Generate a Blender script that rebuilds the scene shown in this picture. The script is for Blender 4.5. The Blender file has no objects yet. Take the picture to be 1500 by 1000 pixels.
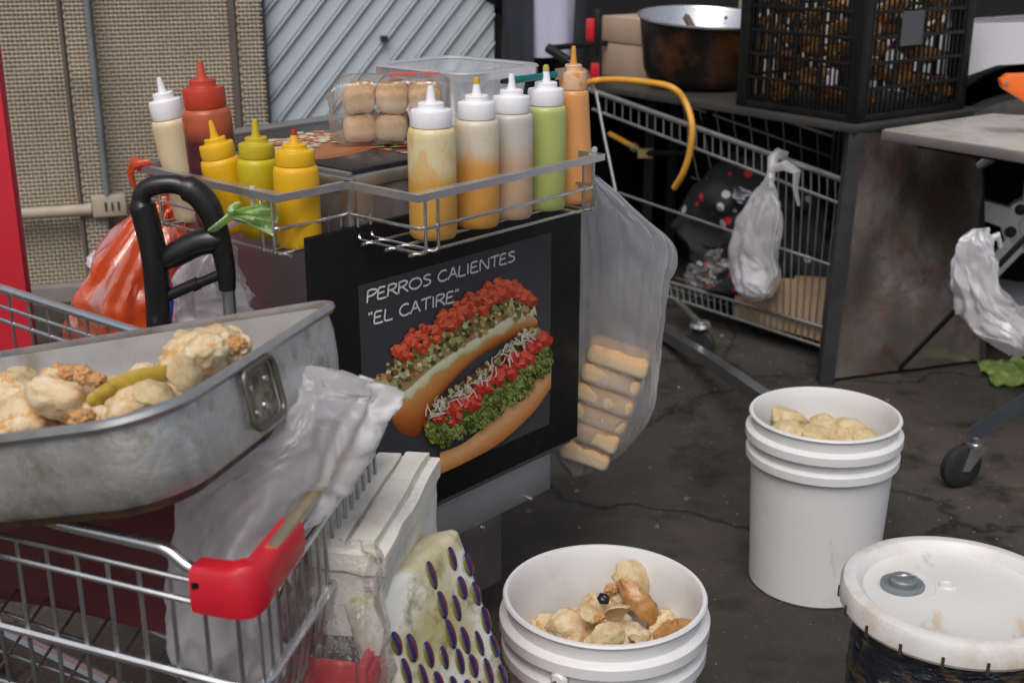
import bpy, bmesh, math, random
from mathutils import Vector as V, Matrix, noise, Euler
random.seed(7); noise.seed_set(2)
R = math.radians
sc = bpy.context.scene
COL = sc.collection
# ------------------------------------------------------------------ camera
F, PITCH, CAMH = 1850.0, R(18.5), 1.30
cam_data = bpy.data.cameras.new('camera')
cam = bpy.data.objects.new('camera', cam_data); COL.objects.link(cam)
cam.location = (0, 0, CAMH); cam.rotation_euler = (math.pi/2 - PITCH, 0, 0)
cam_data.sensor_width = 36; cam_data.lens = F/1500*36
cam_data.clip_start = 0.05; cam_data.clip_end = 900
cam_data.dof.use_dof = True; cam_data.dof.focus_distance = 1.9; cam_data.dof.aperture_fstop = 6.5
sc.camera = cam
# ------------------------------------------------------------------ light
SUN_EL, SUN_AZ = R(56), R(193)     # azimuth measured from +Y clockwise: behind the camera, left
w = bpy.data.worlds.new('World'); sc.world = w; w.use_nodes = True
nt = w.node_tree; bg = nt.nodes['Background']
sky = nt.nodes.new('ShaderNodeTexSky'); sky.sky_type = 'NISHITA'; sky.sun_disc = False
sky.sun_elevation = SUN_EL; sky.sun_rotation = SUN_AZ; sky.air_density = 1.0; sky.dust_density = 4.0; sky.ozone_density = 1.0
hs = nt.nodes.new('ShaderNodeHueSaturation'); hs.inputs['Saturation'].default_value = .6      # overcast: greyer than a clear sky
nt.links.new(sky.outputs[0], hs.inputs['Color']); nt.links.new(hs.outputs[0], bg.inputs[0]); bg.inputs[1].default_value = 0.092
sd = bpy.data.lights.new('sun', 'SUN'); sd.energy = 1.25; sd.angle = R(38); sd.color = (1, .95, .88)
so = bpy.data.objects.new('sun', sd); COL.objects.link(so)
sdir = V((math.sin(SUN_AZ)*math.cos(SUN_EL), math.cos(SUN_AZ)*math.cos(SUN_EL), math.sin(SUN_EL)))
so.rotation_euler = sdir.to_track_quat('Z', 'Y').to_euler(); so.location = (-2, -3, 6)
sc.view_settings.view_transform = 'Standard'; sc.view_settings.look = 'None'
sc.view_settings.exposure = 0.33; sc.view_settings.gamma = 1.0
sc.render.engine = 'CYCLES'
try:
    sc.cycles.use_denoising = True; sc.cycles.denoiser = 'OPENIMAGEDENOISE'
    sc.cycles.max_bounces = 10; sc.cycles.transparent_max_bounces = 24; sc.cycles.sample_clamp_indirect = 6
except Exception: pass

# ------------------------------------------------------------------ pixel -> place
CP, SP = math.cos(PITCH), math.sin(PITCH)
CAM = V((0, 0, CAMH))
def ray(px, py):
    a, b = (px-750)/F, (500-py)/F
    return V((a, CP + b*SP, -SP + b*CP))
def Z(px, py, z):                      # where the pixel's ray meets the level z
    d = ray(px, py); return CAM + d*((z-CAMH)/d.z)
def D(px, py, y):                      # where it meets the upright plane at distance y
    d = ray(px, py); return CAM + d*(y/d.y)
def PL(px, py, o, n):                  # where it meets a plane
    d = ray(px, py); return CAM + d*((o-CAM).dot(n)/d.dot(n))
def pix(p):
    q = p-CAM; dd = q.y*CP - q.z*SP; u = q.y*SP + q.z*CP
    return (750+F*q.x/dd, 500-F*u/dd)

# ------------------------------------------------------------------ mesh builder
class B:
    def __init__(s): s.v = []; s.f = []; s.c = []
    def add(s, vs, fs, col=None):
        k = len(s.v); s.v += [V(p) for p in vs]
        for f in fs: s.f.append([i+k for i in f]); s.c.append(col)
        return s
    def box(s, c, size, M=None, col=None):
        x, y, z = [a/2 for a in size]; c = V(c)
        vs = [V((i*x, j*y, k*z)) for k in (-1, 1) for j in (-1, 1) for i in (-1, 1)]
        if M is not None: vs = [M @ p for p in vs]
        return s.add([p+c for p in vs], [(0,2,3,1),(4,5,7,6),(0,1,5,4),(2,6,7,3),(0,4,6,2),(1,3,7,5)], col)
    def prism(s, poly, off):            # polygon extruded by vector off
        n = len(poly); off = V(off)
        s.add(list(poly)+[V(p)+off for p in poly], [tuple(range(n))[::-1], tuple(range(n, 2*n))] +
              [(i, (i+1) % n, n+(i+1) % n, n+i) for i in range(n)]); return s
    def tube(s, pts, r, n=8, closed=False, square=False, up=None, flat=1.0):
        pts = [V(p) for p in pts]; m = len(pts)
        rs = r if isinstance(r, (list, tuple)) else [r]*m
        T = []
        for i in range(m):
            a = pts[(i-1) % m] if (closed or i > 0) else pts[i]
            b = pts[(i+1) % m] if (closed or i < m-1) else pts[i]
            T.append((b-a).normalized())
        u = V(up) if up is not None else (V((0,0,1)) if abs(T[0].z) < .9 else V((1,0,0)))
        N = (u - T[0]*u.dot(T[0])).normalized(); rings = []
        nn = 4 if square else n
        for i in range(m):
            if i: 
                q = T[i-1].rotation_difference(T[i]); N = q @ N
                N = (N - T[i]*N.dot(T[i])).normalized()
            Bn = T[i].cross(N); k = 1.0
            if square and 0 < i < m-1:
                ca = T[i].dot((pts[i]-pts[i-1]).normalized()); k = 1/max(ca, .5)
            ring = []
            for j in range(nn):
                a = 2*math.pi*(j+.5)/nn
                rr = rs[i]*(1.414 if square else 1)
                ring.append(pts[i] + N*math.cos(a)*rr*(1) + Bn*math.sin(a)*rr*flat*k)
            rings.append(ring)
        vs = [p for g in rings for p in g]; fs = []
        for i in range(m if closed else m-1):
            i2 = (i+1) % m
            for j in range(nn):
                j2 = (j+1) % nn
                fs.append((i*nn+j, i*nn+j2, i2*nn+j2, i2*nn+j))
        if not closed:
            fs.append(tuple(range(nn))[::-1]); fs.append(tuple((m-1)*nn+j for j in range(nn)))
        return s.add(vs, fs)
    def lathe(s, prof, n=32, M=None, sx=1, sy=1, cap0=False, cap1=False):
        vs = []; fs = []; m = len(prof)
        for r, z in prof:
            for j in range(n):
                a = 2*math.pi*j/n; p = V((r*math.cos(a)*sx, r*math.sin(a)*sy, z))
                vs.append(M @ p if M is not None else p)
        for i in range(m-1):
            for j in range(n):
                j2 = (j+1) % n
                fs.append((i*n+j, i*n+j2, (i+1)*n+j2, (i+1)*n+j))
        if cap0: fs.append(tuple(range(n))[::-1])
        if cap1: fs.append(tuple((m-1)*n+j for j in range(n)))
        return s.add(vs, fs)
    def rings(s, rings, closed=True, cap0=False, cap1=False):
        n = len(rings[0]); vs = [p for g in rings for p in g]; fs = []
        for i in range(len(rings)-1):
            for j in range(n if closed else n-1):
                j2 = (j+1) % n
                fs.append((i*n+j, i*n+j2, (i+1)*n+j2, (i+1)*n+j))
        if cap0: fs.append(tuple(range(n))[::-1])
        if cap1: fs.append(tuple((len(rings)-1)*n+j for j in range(n)))
        return s.add(vs, fs)
    def mesh(s, name, mat, o=V((0,0,0)), Minv=None, angle=40, bevel=0, bseg=2):
        me = bpy.data.meshes.new(name)
        vs = [(Minv @ p if Minv is not None else p-o) for p in s.v]
        me.from_pydata([tuple(p) for p in vs], [], s.f)
        if any(c is not None for c in s.c):
            ca = me.color_attributes.new('Col', 'FLOAT_COLOR', 'CORNER'); i = 0
            data = []
            for f, c in zip(s.f, s.c):
                c = c or (.5, .5, .5)
                for _ in f: data += [c[0], c[1], c[2], 1.0]
            ca.data.foreach_set('color', data)
        if bevel:
            bm = bmesh.new(); bm.from_mesh(me)
            es = [e for e in bm.edges if len(e.link_faces) == 2 and e.calc_face_angle(0) > R(25)]
            bmesh.ops.bevel(bm, geom=es, offset=bevel, segments=bseg, profile=.5, affect='EDGES', clamp_overlap=True)
            bm.to_mesh(me); bm.free()
        if mat: me.materials.append(mat)
        if angle:
            me.polygons.foreach_set('use_smooth', [True]*len(me.polygons)); me.set_sharp_from_angle(angle=R(angle))
        me.update(); return me
BASE = {}
def thing(name, label, cat, loc=(0,0,0), rot=(0,0,0), group=None):
    o = bpy.data.objects.new(name, None); COL.objects.link(o); o.empty_display_size = .05
    o.location = loc; o.rotation_euler = rot; o['label'] = label; o['category'] = cat
    if group: o['group'] = group
    BASE[o.name] = Matrix.Translation(V(loc)) @ Euler(rot).to_matrix().to_4x4()
    return o
def part(b, name, mat, parent, world=True, label=None, kind=None, **kw):
    # a mesh under a thing; verts given in world space unless world=False (then in the thing's own frame)
    top = parent
    while top.parent: top = top.parent
    Mi = BASE[top.name].inverted() if world else Matrix.Identity(4)
    me = b if isinstance(b, bpy.types.Mesh) else b.mesh(name, mat, Minv=Mi, **kw)
    o = bpy.data.objects.new(name, me); COL.objects.link(o); o.parent = parent
    if label: o['label'] = label
    if kind: o['kind'] = kind
    return o
def single(b, name, mat, label, cat, base, group=None, kind=None, **kw):
    base = V(base); me = b if isinstance(b, bpy.types.Mesh) else b.mesh(name, mat, o=base, **kw)
    o = bpy.data.objects.new(name, me); COL.objects.link(o); o.location = base
    if label: o['label'] = label; o['category'] = cat
    if group: o['group'] = group
    if kind: o['kind'] = kind
    return o
def copy_tree(o, parent=None):
    c = o.copy(); COL.objects.link(c); c.parent = parent
    for ch in list(o.children): copy_tree(ch, c)
    return c

# ------------------------------------------------------------------ materials
def nodes(name):
    m = bpy.data.materials.new(name); m.use_nodes = True; t = m.node_tree
    p = t.nodes['Principled BSDF']; return m, t, p
def N(t, typ, **kw):
    n = t.nodes.new('ShaderNode'+typ)
    for k, v in kw.items():
        if k.startswith('i_'):
            key = k[2:].replace('_', ' '); n.inputs[key].default_value = v
        else: setattr(n, k, v)
    return n
def ramp(t, fac, stops, interp='LINEAR'):
    r = t.nodes.new('ShaderNodeValToRGB'); e = r.color_ramp.elements; r.color_ramp.interpolation = interp
    while len(e) < len(stops): e.new(.5)
    for i, (p, c) in enumerate(stops):
        e[i].position = p; e[i].color = (c, c, c, 1) if isinstance(c, (int, float)) else (*c[:3], 1)
    t.links.new(fac, r.inputs[0]); return r.outputs[0]
def mixc(t, fac, a, b, mode='MIX'):
    m = t.nodes.new('ShaderNodeMix'); m.data_type = 'RGBA'; m.blend_type = mode
    for sock, val in ((m.inputs[0], fac), (m.inputs[6], a), (m.inputs[7], b)):
        if isinstance(val, bpy.types.NodeSocket): t.links.new(val, sock)
        elif isinstance(val, (int, float)): sock.default_value = val
        else: sock.default_value = (*val[:3], 1)
    return m.outputs[2]
def tex(t, kind='Noise', scale=10, coord='Object', detail=4, rough=.6, vec=None, mapscale=None):
    if vec is None:
        tc = N(t, 'TexCoord'); vec = tc.outputs[coord]
    if mapscale:
        mp = N(t, 'Mapping'); t.links.new(vec, mp.inputs[0]); mp.inputs['Scale'].default_value = mapscale; vec = mp.outputs[0]
    n = t.nodes.new('ShaderNodeTex'+kind); t.links.new(vec, n.inputs['Vector']); n.inputs['Scale'].default_value = scale
    if kind == 'Noise': n.inputs['Detail'].default_value = detail; n.inputs['Roughness'].default_value = rough
    return n
def bump(t, p, h, strength=.2, dist=.01):
    b = N(t, 'Bump'); b.inputs['Strength'].default_value = strength; b.inputs['Distance'].default_value = dist
    t.links.new(h, b.inputs['Height']); t.links.new(b.outputs[0], p.inputs['Normal'])
def M(name, col, rough=.5, metal=0., var=.18, vs=6., col2=None, lo=.45, hi=.65, s2=9., bmp=0., bs=60., spec=.5, rvar=.1, coat=0, sss=0, random_tint=0):
    m, t, p = nodes(name)
    n = tex(t, scale=vs)
    dark = tuple(c*(1-var) for c in col); lite = tuple(min(1, c*(1+var)) for c in col)
    c = ramp(t, n.outputs[0], [(.3, dark), (.7, lite)])
    if col2 is not None:
        n2 = tex(t, scale=s2, detail=6, rough=.65)
        c = mixc(t, ramp(t, n2.outputs[0], [(lo, 0.), (hi, 1.)]), c, col2)
    if random_tint:
        oi = N(t, 'ObjectInfo'); c = mixc(t, 1.0, c, ramp(t, oi.outputs['Random'], [(0, 1-random_tint), (1, 1.0)]), 'MULTIPLY')
    t.links.new(c, p.inputs['Base Color'])
    n3 = tex(t, scale=vs*2.3)
    t.links.new(ramp(t, n3.outputs[0], [(.3, max(.03, rough-rvar)), (.7, min(1, rough+rvar))]), p.inputs['Roughness'])
    p.inputs['Metallic'].default_value = metal; p.inputs['Specular IOR Level'].default_value = spec
    p.inputs['Coat Weight'].default_value = coat
    if sss:
        p.inputs['Subsurface Weight'].default_value = sss; p.inputs['Subsurface Radius'].default_value = (.01, .006, .004); p.inputs['Subsurface Scale'].default_value = 1.0
    if bmp: bump(t, p, tex(t, scale=bs, detail=5).outputs[0], bmp)
    return m
def film(name, col, opaque=.35, gloss=.12, rough=.25, tint=(1,1,1), vs=9., vary=.2, creases=.6):
    m, t, p = nodes(name); t.nodes.remove(p); out = t.nodes['Material Output']
    tr = N(t, 'BsdfTransparent'); tr.inputs[0].default_value = (*tint, 1)
    tl = N(t, 'BsdfTranslucent'); tl.inputs[0].default_value = (*col, 1)
    df = N(t, 'BsdfDiffuse'); df.inputs[0].default_value = (*col, 1)
    gl = N(t, 'BsdfGlossy'); gl.inputs['Roughness'].default_value = rough; gl.inputs[0].default_value = (1, 1, 1, 1)
    n = tex(t, scale=vs, detail=5, mapscale=(1, 1, .35)); n.inputs['Distortion'].default_value = .6
    b = N(t, 'Bump'); b.inputs['Strength'].default_value = creases; b.inputs['Distance'].default_value = .02
    t.links.new(n.outputs[0], b.inputs['Height'])
    for s in (gl, df): t.links.new(b.outputs[0], s.inputs['Normal'])
    m1 = N(t, 'MixShader'); m1.inputs[0].default_value = .55; t.links.new(df.outputs[0], m1.inputs[1]); t.links.new(tl.outputs[0], m1.inputs[2])
    m2 = N(t, 'MixShader'); t.links.new(tr.outputs[0], m2.inputs[1]); t.links.new(m1.outputs[0], m2.inputs[2])
    t.links.new(ramp(t, n.outputs[0], [(.3, max(0, opaque-vary)), (.7, min(1, opaque+vary))]), m2.inputs[0])
    m3 = N(t, 'MixShader'); t.links.new(m2.outputs[0], m3.inputs[1]); t.links.new(gl.outputs[0], m3.inputs[2])
    fr = N(t, 'Fresnel'); fr.inputs[0].default_value = 1.45; t.links.new(b.outputs[0], fr.inputs['Normal'])
    mm = N(t, 'Math', operation='MULTIPLY_ADD'); t.links.new(fr.outputs[0], mm.inputs[0]); mm.inputs[1].default_value = .5; mm.inputs[2].default_value = gloss*.5
    t.links.new(mm.outputs[0], m3.inputs[0]); t.links.new(m3.outputs[0], out.inputs[0]); return m

MAT = {}
MAT['chrome'] = M('chrome wire', (.66,.67,.68), .24, .95, .06, 8, col2=(.48,.46,.43), lo=.6, hi=.85, s2=9)
MAT['chrome_dull'] = M('dull zinc wire', (.40,.41,.41), .36, .9, .1, 10, col2=(.24,.23,.22), lo=.55, hi=.8, s2=8)
MAT['brass'] = M('tarnished bar', (.55,.47,.30), .35, .85, .15, 30)
MAT['steel'] = M('stainless sheet', (.42,.42,.43), .32, .85, .08, 4, bmp=.03, bs=20)
MAT['steel_rail'] = M('satin steel rail', (.50,.50,.54), .3, .8, .05, 6)
MAT['black_plastic'] = M('black plastic', (.009,.009,.010), .4, 0, .3, 20, spec=.35)
MAT['black_matt'] = M('black matt', (.006,.006,.007), .7, 0, .3, 10, spec=.15)
MAT['black_rubber'] = M('black rubber', (.015,.015,.015), .7, 0, .3, 20)
MAT['dark_bar'] = M('dark painted bar', (.032,.033,.036), .45, .2, .3, 15, spec=.35)
MAT['red_plastic'] = M('red plastic', (.55,.012,.025), .4, 0, .12, 14, bmp=.05, bs=50)
def plastic_mat():
    m, t, p = nodes('white bucket plastic'); a = tex(t, scale=4, detail=4); g = tex(t, scale=7, detail=6, rough=.7); sc_ = tex(t, scale=26, detail=5, mapscale=(1,1,.22)); sc_.inputs['Distortion'].default_value = .4; sp_ = tex(t, scale=55, detail=2)
    c = ramp(t, a.outputs[0], [(.3, (.70,.70,.715)), (.7, (.755,.755,.77))])
    c = mixc(t, ramp(t, g.outputs[0], [(.52, 0.), (.75, .45)]), c, (.50,.46,.40))
    c = mixc(t, ramp(t, sc_.outputs[0], [(.66, 0.), (.72, .5)]), c, (.42,.40,.38))
    c = mixc(t, ramp(t, sp_.outputs[0], [(.76, 0.), (.78, .7)]), c, (.16,.13,.10))
    t.links.new(c, p.inputs['Base Color']); t.links.new(ramp(t, g.outputs[0], [(.35, .36), (.7, .55)]), p.inputs['Roughness']); bump(t, p, sc_.outputs[0], .05, .004); return m
MAT['white_plastic'] = plastic_mat()
MAT['white_cap'] = M('white cap', (.8,.8,.84), .4, 0, .05, 20)
# ================================================================== SETTING
def ground_mat():
    m, t, p = nodes('worn asphalt')
    a = tex(t, scale=1.1, detail=6); b = tex(t, scale=140, detail=3); c = tex(t, scale=5, detail=7, rough=.7)
    base = ramp(t, a.outputs[0], [(.34, (.022,.020,.0175)), (.5, (.044,.039,.033)), (.66, (.085,.074,.060))])
    base = mixc(t, ramp(t, b.outputs[0], [(.35, .0), (.75, .35)]), base, (.085,.076,.062))
    base = mixc(t, ramp(t, c.outputs[0], [(.5, 0.), (.66, .75)]), base, (.011,.0105,.010))
    stn = tex(t, 'Voronoi', scale=210); base = mixc(t, ramp(t, stn.outputs['Distance'], [(.0, .55), (.28, 0.)]), base, (.11,.098,.08))
    pat = tex(t, scale=.6, detail=4); base = mixc(t, ramp(t, pat.outputs[0], [(.5, 0.), (.7, .5)]), base, (.075,.066,.053))
    vo = tex(t, 'Voronoi', scale=1.3); vo.feature = 'DISTANCE_TO_EDGE'
    tc = N(t, 'TexCoord'); dn = tex(t, scale=3, detail=5)
    mixv = mixc(t, .22, tc.outputs['Object'], dn.outputs[1]); t.links.new(mixv, vo.inputs['Vector'])
    crack = ramp(t, vo.outputs[0], [(0, .8), (.004, .5), (.009, 0.)])
    base = mixc(t, crack, base, (.008,.008,.008))
    t.links.new(base, p.inputs['Base Color'])
    t.links.new(ramp(t, c.outputs[0], [(.42, .92), (.64, .5)]), p.inputs['Roughness'])
    h = mixc(t, .5, b.outputs[0], c.outputs[0]); h = mixc(t, crack, h, (0,0,0))
    bump(t, p, h, .6, .01); p.inputs['Specular IOR Level'].default_value = .3; return m
GM = ground_mat()
g = B(); n = 60; vs = []; fs = []
def gc(i): return math.copysign(abs(i/(n/2))**3*220, i)
for j in range(n+1):
    for i in range(n+1):
        x, y = gc(i-n/2), gc(j-n/2)+3; vs.append((x, y, 0))
for j in range(n):
    for i in range(n): k = j*(n+1)+i; fs.append((k, k+1, k+n+2, k+n+1))
g.add(vs, fs)
go = single(g, 'ground', GM, None, None, (0,0,0), kind='structure', angle=0)
# loose grit
gr = B(); rg = random.Random(3)
for k in range(2600):
    x, y = rg.uniform(-1.2, 2.4), rg.uniform(1.3, 4.8); r = rg.uniform(.001, .0035)*(1+2*(rg.random() < .04))
    ps = [V((x+r*rg.uniform(.6,1.2)*math.cos(a), y+r*rg.uniform(.6,1.2)*math.sin(a), .0005)) for a in (0,1.3,2.5,3.8,5)]
    tp = V((x, y, r*.9)); gr.add(ps+[tp], [(i,(i+1)%5,5) for i in range(5)])
single(gr, 'grit', M('grit', (.16,.15,.13), .9, 0, .5, 300), None, None, (0,0,0), kind='stuff', angle=0)

# ------------------------------------------------------------------ building
FA = R(17); FD = V((math.cos(FA), math.sin(FA), 0)); FN = V((math.sin(FA), -math.cos(FA), 0))   # along, outward
FO = V((-1.8, 4.30, 0))
def fac(s, z, out=0): return FO + FD*s + V((0,0,z)) + FN*out
def fs_of(px, py): p = PL(px, py, FO, FN); return (p-FO).dot(FD), p.z
s_pole = fs_of(140, 120)[0]; s_fold = fs_of(352, 60)[0]; s_end = fs_of(386, 60)[0]; s_gate0 = fs_of(390, 60)[0]; s_gate1 = fs_of(727, 40)[0]
s_wel = fs_of(98, 100)[0]
def fbox(b, s0, s1, z0, z1, o0, o1):
    ps = [fac(s0, z0, o0), fac(s1, z0, o0), fac(s1, z0, o1), fac(s0, z0, o1)]; return b.prism(ps, (0,0,z1-z0))
MAT['render'] = M('taupe rendered wall', (.38,.33,.265), .9, 0, .2, 2.5, col2=(.21,.18,.145), lo=.5, hi=.75, s2=3, bmp=.2, bs=40)
MAT['mesh'] = M('beige woven wire', (.47,.405,.32), .6, .0, .14, 3, col2=(.27,.23,.18), lo=.5, hi=.78, s2=3.5)
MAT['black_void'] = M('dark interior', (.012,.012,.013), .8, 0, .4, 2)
bld = thing('building', 'taupe shopfront with beige wire mesh screens and a dark open bay', 'building', fac(0,0))
b = B(); fbox(b, -3.0, s_end, 0, 3.4, -.30, -.09); fbox(b, s_end+.012, 8.2, 2.35, 3.4, -.32, -.02); fbox(b, 8.0, 8.2, 0, 2.35, -.30, -.03)
part(b, 'wall', MAT['render'], bld)
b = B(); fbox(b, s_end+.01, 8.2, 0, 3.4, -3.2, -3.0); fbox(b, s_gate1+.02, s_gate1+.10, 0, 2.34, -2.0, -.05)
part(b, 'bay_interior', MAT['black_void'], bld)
b = B(); fbox(b, -3.0, s_end, 0, .055, -.088, .03); part(b, 'plinth', M('concrete plinth', (.25,.235,.21), .9, 0, .2, 5, bmp=.2), bld)
PITCH_M = .0142
def screen(s0, s1, z0, z1, out, name='mesh_screen'):
    b = B(); nx = int((s1-s0)/PITCH_M); nz = int((z1-z0)/PITCH_M); hw = .0042
    for i in range(nx):
        s = s0+(i+.5)*PITCH_M; row = []
        for k in range(nz+1):
            o = out+(.0035 if (i+k) % 2 else -.0035); z = z0+k*PITCH_M
            row.append([fac(s-hw, z, o-.002), fac(s, z, o+.0015), fac(s+hw, z, o-.002)])
        b.rings(row, closed=False)
    for k in range(nz):
        z = z0+(k+.0)*PITCH_M; row = []
        for i in range(nx+1):
            o = out+(.0035 if (i+k+1) % 2 else -.0035); s = s0+(i+.5)*PITCH_M
            row.append([fac(s, z-hw, o-.002), fac(s, z, o+.0015), fac(s, z+hw, o-.002)])
        b.rings(row, closed=False)
    o = part(b, name, MAT['mesh'], bld, kind='stuff', angle=0)
    return o
screen(-2.2, s_wel, .06, 1.55, -.035); screen(s_pole+.01, s_fold-.02, .06, 1.55, -.03)
screen(s_wel+.004, s_pole-.004, .06, 1.55, .012); screen(s_fold-.012, s_end-.006, .06, 1.55, .012)
b = B(); fbox(b, -2.2, s_end, 1.55, 1.60, -.05, .03); part(b, 'screen_head', MAT['mesh'], bld)
b = B(); fbox(b, s_wel-.012, s_wel, .06, 1.55, -.05, .02); fbox(b, s_fold-.034, s_fold-.016, .06, 1.55, -.05, .02); part(b, 'screen_stile', M('dark stile', (.13,.11,.09), .7), bld)
b = B(); b.tube([fac(s_pole, .32, .03), fac(s_pole-.005, 2.4, .03)], .0105, 10); part(b, 'conduit', M('blue grey conduit', (.24,.27,.29), .5, .4, .15, 8), bld)
# socket box and horizontal pipe low on the screen
sb, zb = fs_of(160, 299)
jb = thing('socket_box', 'small beige electrical box fixed low on the wire mesh screen', 'socket', fac(sb, zb, .015))
b = B(); b.box(V((0,0,0)), (.115, .05, .075), Matrix.Rotation(FA, 3, 'Z')); 
MAT['beige_box'] = M('beige box', (.43,.37,.28), .6)
part(b, 'box_body', MAT['beige_box'], jb, world=False, bevel=.005)
for k in range(3):
    b = B(); b.box(FN*.026+FD*(-.012+.022*k), (.006,.006,.03), Matrix.Rotation(FA, 3, 'Z')); part(b, 'slot', MAT['black_matt'], jb, world=False)
b = B(); b.tube([fac(-2.2, zb-.02, .02), fac(sb-.06, zb-.012, .02)], .022, 10)
single(b, 'wall_pipe', MAT['beige_box'], 'thick beige pipe running level to the electrical box', 'pipe', fac(-1, zb, .02))
# diagonal board gate
gate = thing('gate', 'pale blue grey gate of diagonal ribbed boards beside the mesh screen', 'gate', fac(s_gate0, 0))
MAT['gate'] = M('pale blue grey paint', (.50,.56,.60), .5, .0, .06, 3, col2=(.38,.40,.40), lo=.56, hi=.85, s2=5, bmp=.05, bs=30)
gw = s_gate1-s_gate0; gh = 2.30
b = B(); fbox(b, s_gate0, s_gate1, .03, gh, -.06, -.035); part(b, 'backing', M('gate groove', (.20,.235,.26), .6), gate)
b = B(); fbox(b, s_gate0-.012, s_gate0+.0, 0, gh+.02, -.07, .02); part(b, 'edge_post', M('dark edge', (.03,.03,.032), .6), gate)
def clip(poly, a, bb, c):      # keep a*x+bb*y<=c
    out = []
    for i in range(len(poly)):
        p, q = poly[i], poly[(i+1) % len(poly)]; dp, dq = a*p[0]+bb*p[1]-c, a*q[0]+bb*q[1]-c
        if dp <= 0: out.append(p)
        if dp*dq < 0: k = dp/(dp-dq); out.append((p[0]+(q[0]-p[0])*k, p[1]+(q[1]-p[1])*k))
    return out
ga = R(50); nx_, nz_ = math.sin(ga), -math.cos(ga); bw = .066
lo_, hi_ = nz_*gh, nx_*gw; k = 0; c0 = lo_
while c0 < hi_:
    for (a0, a1, depth) in ((c0+.003, c0+bw-.014, -.030), (c0+bw-.010, c0+bw-.003, -.026)):
        poly = [(0, .03), (gw, .03), (gw, gh), (0, gh)]
        poly = clip(poly, nx_, nz_, a1); poly = clip(poly, -nx_, -nz_, -a0) if poly else []
        if len(poly) >= 3:
            b = B(); b.prism([fac(s_gate0+x, z, -.0345) for x, z in poly], FN*(.0345+depth+.008 if depth > -.029 else .0345+depth))
            part(b, 'slat' if depth < -.028 else 'rib', MAT['gate'], gate, angle=0)
    c0 += bw
b = B(); fbox(b, fs_of(563,57)[0]-.012, fs_of(563,57)[0]+.012, fs_of(563,57)[1]-.01, fs_of(563,57)[1]+.01, -.02, .004); part(b, 'latch', MAT['dark_bar'], gate)

# ------------------------------------------------------------------ red board on the left
rb_c = D(48, 500, 2.6)
rt = thing('red_board', 'tall plain red display board standing on two feet', 'board', (rb_c.x-.32, 2.6, 0))
MAT['red_board'] = M('red board', (.62,.025,.045), .45, 0, .05, 3)
b = B(); b.box((rb_c.x-.32, 2.615, .88), (.64, .03, 1.62)); part(b, 'panel', MAT['red_board'], rt, bevel=.003)
for dx in (-.5, -.14):
    b = B(); b.box((rb_c.x+dx, 2.615, .035), (.05, .40, .07)); part(b, 'foot', MAT['dark_bar'], rt, bevel=.004)

# ================================================================== HOT DOG CART
ZT = .945
C = Z(525, 263, ZT)
PLft, PRgt = Z(452, 352, .87), Z(853, 258, .87)
U = (PRgt-PLft); PW = U.length; U = U.normalized(); W_ = V((-U.y, U.x, 0))      # W_: away to the left-back
PN = -W_                                                                   # panel faces the camera side
UP = V((0,0,1))
PO = PLft.copy()                         # panel plane passes through PO
zb_r = PL(845, 640, PO, PN).z
C = V((*(PLft + U*((C-PLft).dot(U)) + W_*.012).xy, ZT))
BL, BD = .53, .44; BLL = .47                       # body length along U, depth along W_
cart = thing('hot_dog_cart', 'stainless hot dog cart with black framed hot dog sign and wire racks', 'food cart', (C.x, C.y, 0))
def cb(b, u0, u1, w0, w1, z0, z1):
    ps = [V((*(C+U*u+W_*q).xy, z0)) for u, q in ((u0,w0),(u1,w0),(u1,w1),(u0,w1))]; return b.prism(ps, (0,0,z1-z0))
def cp(u, q, z): return V((*(C+U*u+W_*q).xy, z))
zbot = .285
MAT['cart_side'] = M('grey mauve steel', (.25,.235,.25), .34, .6, .08, 3, col2=(.19,.17,.18), lo=.5, hi=.8, s2=4)
b = B(); cb(b, 0, BL, 0.0, BD, .36, ZT-.02); cb(b, .06, BLL-.07, .06, BD-.06, .10, zbot-.001); part(b, 'body', MAT['cart_side'], cart, bevel=.003)
b = B(); cb(b, 0, BLL, 0, BD, zbot, .359); part(b, 'lower_base', M('pale steel base', (.27,.27,.28), .42, .4, .1, 4), cart, bevel=.002)
b = B(); cb(b, -.006, BL+.006, -.004, BD+.006, ZT-.0195, ZT); part(b, 'top_rim', MAT['steel'], cart, bevel=.003)
b = B(); cb(b, -.007, .010, -.007, .010, .872, ZT-.001); part(b, 'corner_post', MAT['steel'], cart, bevel=.002)
b = B(); cb(b, .012, .045, -.004, -.0005, .872, ZT-.022); part(b, 'trim_strip', MAT['steel_rail'], cart)
for k, (u, q) in enumerate(((.10,.10),(BLL-.11,.10),(BLL-.11,BD-.10),(.10,BD-.10))):
    b = B(); p = cp(u, q, 0)
    b.lathe([(.030,-.012),(.045,-.010),(.045,.010),(.030,.012)], 20, Matrix.Translation(p+V((0,0,.045))) @ Matrix.Rotation(R(90),4,'Y'), cap0=True, cap1=True)
    co = part(b, 'castor', MAT['black_rubber'], cart)
    b = B(); b.box(p+V((.016,0,.075)), (.004,.03,.09)); b.box(p+V((-.016,0,.075)), (.004,.03,.09)); b.box(p+V((0,0,.122)), (.05,.05,.006)); b.tube([p+V((0,0,.12)), p+V((0,0,.115))], .012)
    part(b, 'castor_fork', MAT['chrome_dull'], co)
# small bolt heads on the lower grey body
for px, py in ((705,772),(776,730)):
    p = PL(px, py, PO+W_*.012, PN); b = B(); b.lathe([(0,0.006),(.004,.005),(.005,.0)], 10, Matrix.Translation(p) @ PN.to_track_quat('Z','Y').to_matrix().to_4x4()); part(b, 'bolt', MAT['chrome'], cart)
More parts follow.
